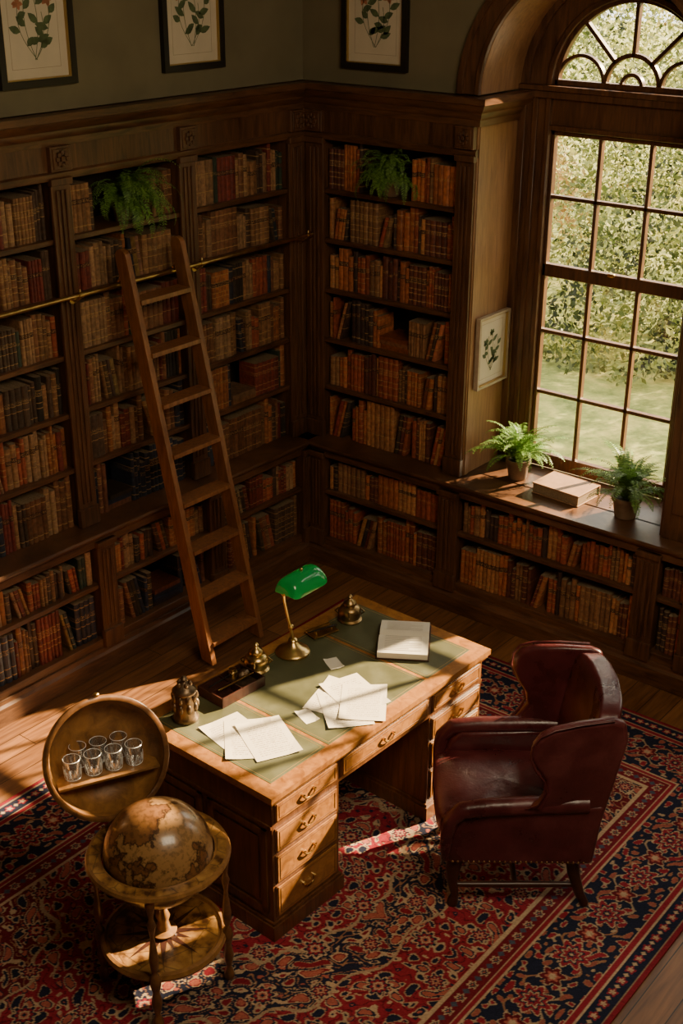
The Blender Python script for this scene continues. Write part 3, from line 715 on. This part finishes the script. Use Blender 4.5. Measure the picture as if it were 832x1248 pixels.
# ------------------------------------------------------------------ desk
DZ=.783;DL,DW=1.57,.86;phi=math.radians(-1.923)
M_D=Matrix.Translation((2.418,-3.096,0))@Matrix.Rotation(phi,4,'Z')
B0=RUGZ+.001
mb=MB()
mb.box(-DW,0,0,DL,.755,DZ,1); mb.box(-DW+.010,-.010,.010,DL-.010,.738,.755,1)
for a,b_ in ((.075,.42),(.44,1.13),(1.15,DL-.075)):
    mb.box(-DW+.075,-.075,a,b_,DZ,DZ+.0012,2)
    x0,x1,y0,y1=-DW+.087,-.087,a+.012,b_-.012
    for q in ((x0,x1,y0,y0+.0025),(x0,x1,y1-.0025,y1),(x0,x0+.0025,y0,y1),(x1-.0025,x1,y0,y1)): mb.box(*q,DZ+.0012,DZ+.0015,3)
mb.box(-DW+.03,-.03,.03,DL-.03,.60,.738,0)
PD=((.03,.455),(1.115,1.54))
for a,b_ in PD:
    mb.box(-DW+.03,-.03,a,b_,.10,.60,0)
    mb.box(-DW+.012,-.012,a-.018,b_+.018,B0,.085,0);mb.box(-DW+.02,-.02,a-.01,b_+.01,.085,.10,0)
def pull(y,z):
    for q in (-.035,.035): mb.tube([(-.02,y+q,z+.005),(-.008,y+q,z+.005)],.008,8,4)
    mb.tube([(-.010,y+.035*math.cos(a),z+.003-.022*math.sin(a)) for a in [i*math.pi/8 for i in range(9)]],.0035,6,4)
def drawer(y0,y1,z0,z1):
    mb.box(-.032,-.025,y0,y1,z0,z1,0);mb.box(-.03,-.020,y0+.008,y1-.008,z0+.008,z1-.008,1)
    mb.box(-.022,-.0185,y0+.02,y1-.02,z0+.02,z0+.022,0);mb.box(-.022,-.0185,y0+.02,y1-.02,z1-.022,z1-.02,0);mb.box(-.022,-.0185,y0+.02,y0+.022,z0+.02,z1-.02,0);mb.box(-.022,-.0185,y1-.022,y1-.02,z0+.02,z1-.02,0)
    pull((y0+y1)/2,(z0+z1)/2)
for y0,y1 in ((.045,.44),(.47,1.10),(1.13,1.525)): drawer(y0,y1,.622,.722)
for y0,y1 in ((.045,.44),(1.13,1.525)):
    for z0,z1 in ((.465,.59),(.30,.452),(.118,.288)): drawer(y0,y1,z0,z1)
for y0,y1 in ((.045,.44),(.47,1.10),(1.13,1.525)): mb.box(-DW+.022,-DW+.03,y0,y1,.622,.722,1)
for y0,y1 in ((.045,.44),(1.13,1.525)): mb.box(-DW+.022,-DW+.03,y0,y1,.13,.585,1)
for ye,s_ in ((.03,-1),(1.54,1)):
    for x0,x1 in ((-DW+.06,-.45),(-.41,-.06)):
        z0,z1=.135,.575;t=.010*s_
        for q in ((x0,x1,z0,z0+.03),(x0,x1,z1-.03,z1),(x0,x0+.03,z0,z1),(x1-.03,x1,z0,z1)): mb.box(q[0],q[1],ye,ye+t,q[2],q[3],0)
        mb.box(x0+.05,x1-.05,ye,ye+.005*s_,z0+.05,z1-.05,0)
    mb.box(-DW+.03,-.03,ye,ye+.008*s_,.595,.61,0)
mb.obj('pedestal_desk',[W_desk,W_amber,M_green,M_gold,M_brass],bevel=.003,M=M_D)
TZ=DZ+.002
# ------------------------------------------------------------------ desk objects
def sheets(name,x,y,lst,mat,z=TZ,w=.21,h=.297):
    mb=MB();pg=[]
    for i,(dx,dy,an) in enumerate(lst):
        mb.M=Matrix.Translation((dx,dy,i*.0014))@Matrix.Rotation(math.radians(an),4,'Z')
        nx=6;vs=[];fs=[]
        for j in range(nx+1):
            for k in range(nx+1):
                u=j/nx-.5;v=k/nx-.5;vs.append((u*w,v*h,.0004+.02*max(0,abs(u+v*(1 if i%2 else -1))-.70)));pg.append((u,v,0))
        for j in range(nx):
            for k in range(nx):
                a=j*(nx+1)+k;fs.append((a,a+nx+1,a+nx+2,a+1))
        mb.add(vs,fs,0)
    mb.M=None
    ob=mb.obj(name,[mat],loc=(x,y,z+.0005),recalc=False)
    a=ob.data.attributes.new('pg','FLOAT_VECTOR','POINT');a.data.foreach_set('vector',np.array(pg,dtype=np.float32).ravel())
    return ob
sheets('handwritten_letter_pages',2.07,-2.83,[(-.07,-.02,78),(-.01,-.01,45),(.055,.045,62)],M_script)
sheets('loose_manuscript_pages',2.20,-2.32,[(-.05,-.02,15),(.04,-.07,50),(.0,.05,70),(.075,.02,35)],M_script)
sheets('note_card',2.145,-2.545,[(0,0,70)],M_paper,w=.07,h=.11)
sheets('note_card',1.955,-2.12,[(0,0,62)],M_paper,w=.07,h=.10)

# open book: spine along local x, two curved page blocks and a cover
mb=MB();PW=.165
def pz(t,th): return .007+th*(min(1,t/.22)**.6)*(1-.5*max(0,t-.22)/.78) if t>0 else .007
for s_,th in ((1,.040),(-1,.052)):
    K=16;top=[(s_*PW*i/K,pz(i/K,th)) for i in range(K+1)]
    mb.prism(top+[(s_*(PW+.002),.005),(0,.005)],-.122,.122,lambda p,q,h:(h,p,q),0)
    for k in range(9):
        t0=.25+k*.075;t1=t0+.016
        a,b_=pz(t0,th)+.0009,pz(t1,th)+.0009
        xe=.09 if k%4!=3 else .03
        mb.add([(-.09,s_*PW*t0,a),(xe,s_*PW*t0,a),(xe,s_*PW*t1,b_),(-.09,s_*PW*t1,b_)],[(0,1,2,3)],2)
mb.box(-.13,.13,-PW-.008,PW+.008,0,.005,1)
mb.tube([(-.124,0,.012),(.124,0,.012)],.0025,6,1)
mb.obj('open_book',[M_paper,W_red,M_text],loc=(2.10,-1.745,TZ),rotz=math.radians(33),smooth=35,recalc=False)

LX,LY=1.735,-2.165
mb=MB()
mb.lathe([(0,0),(.083,0),(.086,.006),(.083,.014),(.072,.018),(.066,.026),(.045,.034),(.03,.05),(.020,.062),(.024,.07),(.016,.082),(0,.085)],seg=36)
stem=[(0,0,.08),(-.004,-.012,.15),(-.008,-.03,.23),(-.010,-.045,.30),(-.008,-.05,.345),(.0,-.03,.375),(.01,.01,.375)]
mb.tube(stem,[.009,.007,.007,.007,.007,.007,.006],10)
mb.pillow((0,-.012,.15),(.014,.014,.014),1,12,8)
mb.pillow((-.008,-.05,.345),(.014,.014,.014),1,12,8)
vs=[];fs=[];nu,nv=36,16;hl_,hr=.125,.066;c=Vector((.012,.055,.350))
for i in range(nu+1):
    t=-math.cos(math.pi*i/nu);s_=max(0,(1-abs(t)**7))**.5
    for k in range(nv+1):
        a=math.radians(-5+190*k/nv)
        vs.append((c.x+hr*(.72+.28*s_)*math.cos(a)*1.1,c.y+hl_*t,c.z+hr*s_*max(math.sin(a),-.3)*1.25))
for i in range(nu):
    for k in range(nv): a=i*(nv+1)+k;fs.append((a,a+1,a+nv+2,a+nv+1))
mb.add(vs,fs,1)
mb.tube([(.012,-.07,.352),(.012,.18,.352)],.005,8,0)
mb.pillow((.012,.055,.437),(.008,.008,.010),1,10,8,0)
lm=mb.obj('bankers_lamp',[M_brass,M_shade],smooth=50,loc=(LX,LY,TZ),recalc=False)

def inkwell(loc,s=1,mat=M_brass):
    mb=MB()
    mb.lathe([(0,0),(.052*s,0),(.055*s,.006*s),(.046*s,.014*s),(.050*s,.03*s),(.052*s,.05*s),(.040*s,.068*s),(.026*s,.074*s),(.030*s,.08*s),(.028*s,.09*s),(.014*s,.10*s),(.007*s,.108*s),(.012*s,.116*s),(.006*s,.126*s),(0,.128*s)],seg=28)
    for k in range(4):
        a=k*math.pi/2+.6;mb.tube([(.05*s*math.cos(a),.05*s*math.sin(a),.03*s),(.066*s*math.cos(a),.066*s*math.sin(a),.045*s),(.048*s*math.cos(a),.048*s*math.sin(a),.06*s)],.004*s,6)
    mb.obj('brass_inkwell',[mat],smooth=45,loc=loc)
inkwell((1.70,-2.39,TZ),1.15)
M_dbr=plain('tarnished_brass',(.30,.19,.08),.35,1,noise=.4,nscale=25,bump=.2)
inkwell((1.75,-1.735,TZ),1.15,M_dbr)
mb=MB()
mb.lathe([(0,0),(.056,0),(.060,.01),(.054,.022),(.050,.035),(.055,.07),(.052,.115),(.047,.135),(.055,.142),(.055,.152),(.046,.162),(.032,.178),(.018,.188),(.010,.195),(.016,.207),(.010,.220),(0,.224)],seg=28)
for zc,rr_ in ((.075,.052),(.12,.050)):
    for k in range(9):
        a=k*2*math.pi/9+zc*30;mb.pillow((rr_*math.cos(a),rr_*math.sin(a),zc),(.013,.013,.024),1,8,6)
for k in range(5):
    a=k*1.2566;mb.pillow((.027*math.cos(a),.027*math.sin(a),.182),(.010,.010,.016),1,8,6)
mb.obj('carved_tobacco_jar',[M_bronze],smooth=50,loc=(1.735,-2.90,TZ),rotz=.8)
mb=MB();w_,l_=.085,.135
mb.box(-w_,w_,-l_,l_,0,.008);
for q in ((-w_,-w_+.008,-l_,l_),(w_-.008,w_,-l_,l_),(-w_,w_,-l_,-l_+.008),(-w_,w_,l_-.008,l_),(-w_,w_,-.01,-.003),(-.006,.002,-l_,-.01)): mb.box(*q,0.008,.05)
mb.box(-w_+.008,-.006,-l_+.01,-.012,.008,.044);mb.box(-.06,.06,.01,.11,.008,.03,1)
mb.tube([(.02,-.10,.052),(.03,.11,.058)],[.005,.003],8,3);mb.tube([(-.03,-.11,.054),(-.045,.10,.054)],[.004,.003],8,2)
mb.pillow((0.0,.075,.055),(.024,.034,.022),1,14,10,1)
mb.lathe([(0,0),(.02,0),(.022,.03),(.016,.034),(.018,.045),(0,.047)],c=(-.045,.05,.03),seg=14,mi=3)
mb.obj('desk_stationery_tray',[W_red,M_bronze,M_black,M_brass],bevel=.002,loc=(1.735,-2.60,TZ),rotz=math.radians(-4))
mb=MB();mb.box(-.045,.045,-.075,.075,.008,.014);
for a in (-.035,.035):
    for b_ in (-.06,.06): mb.pillow((a,b_,.0055),(.007,.007,.005),1,8,6)
mb.box(-.04,-.034,-.07,.07,.014,.024);mb.tube([(.0,-.085,.03),(.01,.085,.024)],[.003,.006],8,1);mb.box(-.01,.02,-.05,-.044,.014,.028);mb.box(-.01,.02,.044,.05,.014,.024)
mb.obj('brass_pen_rest',[M_brass,M_black],bevel=.001,loc=(1.725,-1.93,TZ),rotz=math.radians(-15))

# ------------------------------------------------------------------ bar globe
GX,GY=2.187,-3.515;GZ=.665;GR=.219
Rv=Vector((.78,.62,0));Av=Vector((-.62,.78,0))
g=empty('bar_globe',(GX,GY,0))
mb=MB()
sp=[(GR*math.cos(a),GZ+GR*math.sin(a)) for a in [-math.pi/2+math.pi*i/32 for i in range(33)]]
mb.lathe(sp,seg=56);mb.obj('globe_sphere',[M_map],parent=g,smooth=60)
mb=MB()
mb.lathe([(.223,GZ-.018),(.262,GZ-.024),(.282,GZ-.014),(.288,GZ-.002),(.282,GZ+.010),(.276,GZ+.012),(.224,GZ+.012),(.223,GZ-.018)],seg=64,mi=0)
mb.lathe([(.232,GZ+.0125),(.27,GZ+.0125)],seg=64,mi=1)
mb.obj('horizon_ring',[W_globe,M_inlay],parent=g,smooth=40)
mb=MB()
mb.lathe([(0,.225),(.235,.225),(.252,.232),(.258,.245),(.252,.262),(.238,.266),(.232,.256),(0,.256)],seg=56)
mb.lathe([(0,.2565),(.225,.2565)],seg=56,mi=1)
for k in range(16):
    a=k*math.pi/8;L_=.20 if k%2==0 else .12;n_=Vector((-math.sin(a),math.cos(a),0))*.016;d_=Vector((math.cos(a),math.sin(a),0))
    mb.add([tuple(d_*.03+n_+Vector((0,0,.2575))),tuple(d_*L_+Vector((0,0,.2575))),tuple(d_*.03-n_+Vector((0,0,.2575)))],[(0,1,2)],2)
mb.lathe([(0,.256),(.05,.256),(.055,.27),(.03,.28),(.022,.32),(.03,.345),(.018,.38),(.02,.42),(.04,.44),(.02,.455),(0,.455)],seg=24)
mb.obj('lower_tray',[W_globe,M_inlay,W_red],parent=g,smooth=40)
for i,d in enumerate((Rv,-Rv,Av,-Av)):
    mb=MB();p=d*.262
    prof=[(.0,B0),(.022,B0),(.028,.03),(.020,.055),(.011,.075),(.02,.10),(.026,.14),(.016,.19),(.024,.22),(.028,.245),(.02,.275),(.010,.29),(.018,.31),(.024,.36),(.016,.42),(.009,.47),(.014,.50),(.021,.53),(.011,.56),(.017,.60),(.024,.63),(.022,GZ-.015),(0,GZ-.015)]
    prof=[(r_*.85,z_) for r_,z_ in prof]
    mb.lathe(prof,c=(p.x,p.y,0),seg=18);mb.obj(f'leg_{i+1}',[W_leg],parent=g,smooth=50)
mb=MB();mb.tube([Vector((0,0,GZ))+(Rv*math.cos(a)+Vector((0,0,math.sin(a))))*(GR+.006) for a in [math.pi+math.pi*i/24 for i in range(25)]],.006,8)
mb.obj('meridian',[M_brass],parent=g,smooth=50)
LC=Vector((-.292,.022,.972));LR=.25
nrmv=Vector((.80,-.40,.36)).normalized()
zx=nrmv;xx=Vector((0,0,1)).cross(zx).normalized();yy=zx.cross(xx)
ML=Matrix((( xx.x,yy.x,zx.x,LC.x),(xx.y,yy.y,zx.y,LC.y),(xx.z,yy.z,zx.z,LC.z),(0,0,0,1)))
mb=MB();mb.M=ML
out=[(LR*math.cos(a),-LR*.62*math.sin(a)) for a in [math.pi/2*i/14 for i in range(15)]]
mb.lathe(out,seg=56,mi=1)
inn=[((LR-.018)*math.cos(a),-(LR-.018)*.62*math.sin(a)) for a in [math.pi/2*i/14 for i in range(15)]]
mb.lathe(inn,seg=56,mi=0)
mb.lathe([(LR-.018,0),(LR-.016,.008),(LR-.002,.010),(LR+.006,.004),(LR+.006,-.012),(LR,-.016)],seg=56,mi=3)
mb.pillow((0,LR+.012,0),(.014,.010,.014),1,12,8,2)
mb.M=None
mb.obj('open_lid',[W_globe,M_map,M_brass,W_leg],parent=g,smooth=50)
def inbowl(p,mar=.02):
    q=ML.inverted()@p;rr=LR-mar
    return q.z<.0 and (q.x**2+q.y**2)/(rr*rr)+(q.z/(rr*.62))**2<1
sz=LC.z-.075
h0=Vector((nrmv.x,nrmv.y,0)).normalized();h1=Vector((-h0.y,h0.x,0))
cen=Vector((LC.x,LC.y,sz))-h0*.02
fr_=[];bk_=[]
for i in range(25):
    t=-.225+.45*i/24;ins=[]
    for j in range(120):
        u=-.25+.4*j/119;p=cen+h1*t+h0*u
        if inbowl(p,.017): ins.append(u)
    if ins: fr_.append((t,max(ins)));bk_.append((t,min(ins)))
poly=[cen+h1*t+h0*u for t,u in fr_]+[cen+h1*t+h0*u for t,u in reversed(bk_)]
mb=MB();n=len(poly);mb.add([tuple(p) for p in poly]+[tuple(p-Vector((0,0,.010))) for p in poly],[tuple(range(n)),tuple(range(2*n-1,n-1,-1))]+[(i,(i+1)%n,n+(i+1)%n,n+i) for i in range(n)])
mb.obj('lid_shelf',[W_globe],parent=g)
mb=MB();mb.tube([Vector((-.25,.0,GZ)),Vector((-.256,0.008,GZ+.05)),Vector((-.26,.012,GZ+.08))],.012,8);mb.obj('hinge',[M_brass],parent=g,smooth=40)
def tumbler(p):
    mb=MB();r=.036;h=.090
    mb.lathe([(0,0),(r*.86,0),(r*.9,.003),(r,h),(r*.93,h),(r*.80,.016),(0,.014)],seg=20)
    for k in range(9):
        a=2*math.pi*k/9
        for dlt in (.35,-.35):
            mb.tube([(r*.93*math.cos(a),r*.93*math.sin(a),.008),(r*.975*math.cos(a+dlt*.5),r*.975*math.sin(a+dlt*.5),.031),(r*1.0*math.cos(a+dlt),r*1.0*math.sin(a+dlt),.054)],.0011,4,1)
    mb.tube([(r*.965*math.cos(2*math.pi*k/20),r*.965*math.sin(2*math.pi*k/20),h) for k in range(21)],.0014,4,1,cap=False)
    mb.tube([(r*.88*math.cos(2*math.pi*k/20),r*.88*math.sin(2*math.pi*k/20),.004) for k in range(21)],.0018,4,1,cap=False)
    mb.obj('whisky_tumbler',[M_crystal,M_cut],loc=(p.x,p.y,p.z+.001),smooth=50)
gw=Vector((GX,GY,0))
for t,u in ((-.135,-.014),(-.05,-.014),(.035,-.014),(.12,-.014),(-.092,-.09),(-.007,-.09),(.078,-.09)):
    tumbler(gw+cen+h1*t+h0*u)

# ------------------------------------------------------------------ wingback armchair
fw=Vector((-.79,-.613,0)).normalized();ang=math.atan2(fw.y,fw.x)
ch=empty('wingback_armchair',(2.91,-2.035,0),ang)
def part(mb,name,mats=[M_ox],**k): return mb.obj(name,mats,parent=ch,**k)
mb=MB();mb.pillow((.0,0,.335),(.300,.29,.055),.18,40,20);part(mb,'seat_frame',smooth=60)
mb=MB()
def cush(x,y,z):
    q=max(0,1-(x/.34)**2)*max(0,1-(y/.3)**2)
    return (x+.012*(1-(y/.27)**2)*(1 if x>.2 else 0),y,z+(.022*q if z>.40 else 0)-((.006*math.sin(x*22+y*9)+.004*math.sin(y*31-x*14))*q if z>.42 else 0))
mb.pillow((.035,0,.425),(.295,.262,.062),.25,72,36,fn=cush);part(mb,'seat_cushion',smooth=60)
lean=lambda z:-.17*max(0,z-.38)
mb=MB()
def bk_f(x,y,z):
    x+=lean(z)+.05*(y/.3)**2*(1 if z>.5 else .6); z+=(.018*(1-(y/.3)**2) if z>.8 else 0)
    return (x,y,z)
mb.pillow((-.290,0,.685),(.055,.288,.340),.22,64,36,fn=bk_f);part(mb,'back_rest',smooth=60)
for s_,nm in ((1,'left'),(-1,'right')):
    mb=MB();sil=[(-.34,.285),(.285,.285),(.30,.34),(.285,.42),(.25,.52),(.20,.565),(-.05,.575),(-.37,.60)]
    mb.prism(sil,s_*.264,s_*.322,lambda p,q,h:(p,h,q));part(mb,'arm_panel_'+nm,bevel=.020,segs=4,smooth=60)
    mb=MB();pts=[(-.30,s_*.298,.60),(-.1,s_*.304,.595),(.12,s_*.311,.585),(.24,s_*.314,.568),(.285,s_*.314,.52),(.297,s_*.31,.45),(.298,s_*.30,.36),(.295,s_*.295,.30)]
    P=[]
    for i in range(len(pts)-1):
        for j in range(5): P.append(tuple(Vector(pts[i]).lerp(Vector(pts[i+1]),j/5)))
    P.append(pts[-1]);nP=len(P)
    mb.tube(P,[.041-(.018*(i/nP)**2) for i in range(nP)],16);part(mb,'arm_roll_'+nm,smooth=70)
    mb=MB();w=[(-.36,.48),(-.20,.54),(-.02,.595),(-.075,.64),(-.105,.70),(-.095,.76),(-.055,.82),(-.03,.88),(-.035,.94),(-.065,.985),(-.12,1.01),(-.24,1.025),(-.37,1.03),(-.425,1.01),(-.44,.92),(-.40,.70)]
    def wf(p,q,h,s_=s_):
        fl=.06*max(0,(p+.36))/.32
        return (p,h+s_*fl*(1 if q>.6 else .4),q)
    mb.prism(w,s_*.262,s_*.312,wf);part(mb,'wing_'+nm,bevel=.021,segs=4,smooth=70)
    mb=MB();mb.tube([wf(p+(.004 if 2<=i<=7 else 0),q,s_*.313) for i,(p,q) in enumerate(w[2:13])],.006,6);part(mb,'piping_'+nm,smooth=60)
    mb=MB();mb.tube([(.245,s_*.255,.30),(.262,s_*.268,.22),(.262,s_*.267,.14),(.249,s_*.259,.065),(.255,s_*.262,.034),(.257,s_*.263,.020),(.257,s_*.263,B0)],[.036,.034,.023,.017,.024,.026,.024],14);part(mb,'leg_front_'+nm,[M_chairleg],smooth=60)
    mb=MB();mb.tube([(-.26,s_*.25,.30),(-.275,s_*.25,.19),(-.31,s_*.252,.07),(-.335,s_*.255,.022),(-.335,s_*.255,B0)],[.032,.028,.022,.020,.020],12);part(mb,'leg_back_'+nm,[M_chairleg],smooth=60)
    mb=MB();mb.tube([(.25,s_*.26,.12),(-.02,s_*.256,.12),(-.29,s_*.252,.12)],[.012,.016,.012],10);part(mb,'stretcher_'+nm,[M_chairleg],smooth=60)
mb=MB();mb.tube([(-.02,-.256,.12),(-.02,.256,.12)],.013,10);part(mb,'stretcher_cross',[M_chairleg],smooth=60)
mb=MB()
for s_ in (1,-1):
    for i in range(26):
        x=-.30+.57*i/25;mb.pillow((x,s_*.324,.30),(.006,.004,.006),1,6,4)
part(mb,'nailheads',[M_dbr],smooth=60)

# ------------------------------------------------------------------ outside
mb=MB();mb.box(-40,45,.6,60,-.5,-.4);mb.obj('lawn',[M_grass])
def foliage(name,blobs,n,size,seed,inner=.72):
    R=np.random.RandomState(seed)
    wts=np.array([b[3]*b[5] for b in blobs]);wts/=wts.sum()
    ch_=R.choice(len(blobs),n,p=wts);B=np.array(blobs)[ch_]
    d=R.normal(size=(n,3));d/=np.linalg.norm(d,axis=1)[:,None]
    rad=R.uniform(inner,1.05,n)[:,None]
    lump=1+.22*np.sin(d[:,0:1]*9+B[:,0:1])*np.sin(d[:,2:3]*8+B[:,1:2])
    P=B[:,:3]+d*rad*lump*B[:,3:6]
    P[:,2]=np.maximum(P[:,2],-.34)
    a=R.normal(size=(n,3));a/=np.linalg.norm(a,axis=1)[:,None];b=np.cross(a,R.normal(size=(n,3)));b/=np.linalg.norm(b,axis=1)[:,None]
    s=size*R.uniform(.6,1.4,n)[:,None]
    V=np.stack([P-a*s,P+b*s*.5,P+a*s,P-b*s*.5],1).reshape(-1,3).astype(np.float32)
    me=bpy.data.meshes.new(name);me.vertices.add(len(V));me.vertices.foreach_set('co',V.ravel())
    me.loops.add(n*4);me.loops.foreach_set('vertex_index',np.arange(n*4,dtype=np.int32));me.polygons.add(n);me.polygons.foreach_set('loop_start',np.arange(0,n*4,4,dtype=np.int32))
    me.update(calc_edges=True);me.materials.append(M_leaf)
    ob=bpy.data.objects.new(name,me);scene.collection.objects.link(ob);return ob
blobs=[]
R=random.Random(11)
for i in range(12):
    x=-9+i*1.05+R.uniform(-.4,.4)
    if x>2.2: continue
    blobs.append((x,5.8+R.uniform(-.4,.9)+(0 if x<1 else .8),.3+R.uniform(-.4,.5),.9,.8,.9+R.uniform(0,.9)))
for i in range(16):
    x=-12+i*1.5+R.uniform(-.4,.4);blobs.append((x,8.8+R.uniform(-1.5,1.5)+max(0,x-1)*.8,1.4+R.uniform(-.5,.8),1.4,1.2,2.0+R.uniform(0,1.0)))
for i in range(16):
    x=-20+i*2.4;blobs.append((x,14+R.uniform(-1,2),2.8,2.4,2,3.8))
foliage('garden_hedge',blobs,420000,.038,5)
# unseen tree, added so its crown blocks and dapples sun bound for the chair
tr=empty('added_shade_tree',(6.35,5.0,0))
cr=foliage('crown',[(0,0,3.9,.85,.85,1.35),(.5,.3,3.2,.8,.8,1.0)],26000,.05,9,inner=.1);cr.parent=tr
mb=MB();mb.tube([(0.1,.0,-.40),(.05,.05,1.5),(.15,.0,3.4)],[.11,.09,.05],10);mb.obj('trunk',[W_case],parent=tr,smooth=60)

# ------------------------------------------------------------------ light
w=bpy.data.worlds.new('sky');scene.world=w;w.use_nodes=True;nt=w.node_tree
bg=nt.nodes['Background'];bg.inputs[0].default_value=(.98,.93,.78,1);bg.inputs[1].default_value=4.5
sd=bpy.data.lights.new('sun','SUN');sd.energy=46;sd.angle=math.radians(.7);sd.color=(1,.74,.42)
so=bpy.data.objects.new('sun',sd);scene.collection.objects.link(so)
tow=Vector((.43,1,.60)).normalized();so.rotation_euler=tow.to_track_quat('Z','Y').to_euler();so.location=(6,10,9)
def area(name,loc,tgt,e,sz,col):
    ad=bpy.data.lights.new(name,'AREA');ad.shape='RECTANGLE';ad.size=sz;ad.size_y=sz;ad.energy=e;ad.color=col
    ao=bpy.data.objects.new(name,ad);scene.collection.objects.link(ao);ao.location=loc
    ao.rotation_euler=(Vector(loc)-Vector(tgt)).to_track_quat('Z','Y').to_euler()
area('soft_fill',(4.6,-3.4,4.8),(1.6,-1.8,.6),170,2.2,(1,.82,.56))  # added soft fill under the ceiling, no fixture hangs here

# ------------------------------------------------------------------ camera
th,p,r=np.radians([38.5012,24.6433,.2341])
Fv=Vector((-math.sin(th)*math.cos(p),math.cos(th)*math.cos(p),-math.sin(p)));Rr=Vector((math.cos(th),math.sin(th),0));Uu=Rr.cross(Fv)
R2=Rr*math.cos(r)+Uu*math.sin(r);U2=-Rr*math.sin(r)+Uu*math.cos(r)
cd=bpy.data.cameras.new('camera');cd.sensor_fit='VERTICAL';cd.sensor_height=24;cd.lens=1549.3*24/1248;cd.clip_start=.05;cd.clip_end=200
co=bpy.data.objects.new('camera',cd);scene.collection.objects.link(co)
co.matrix_world=Matrix(((R2.x,U2.x,-Fv.x,5.2558),(R2.y,U2.y,-Fv.y,-6.2138),(R2.z,U2.z,-Fv.z,4.0),(0,0,0,1)))
scene.camera=co
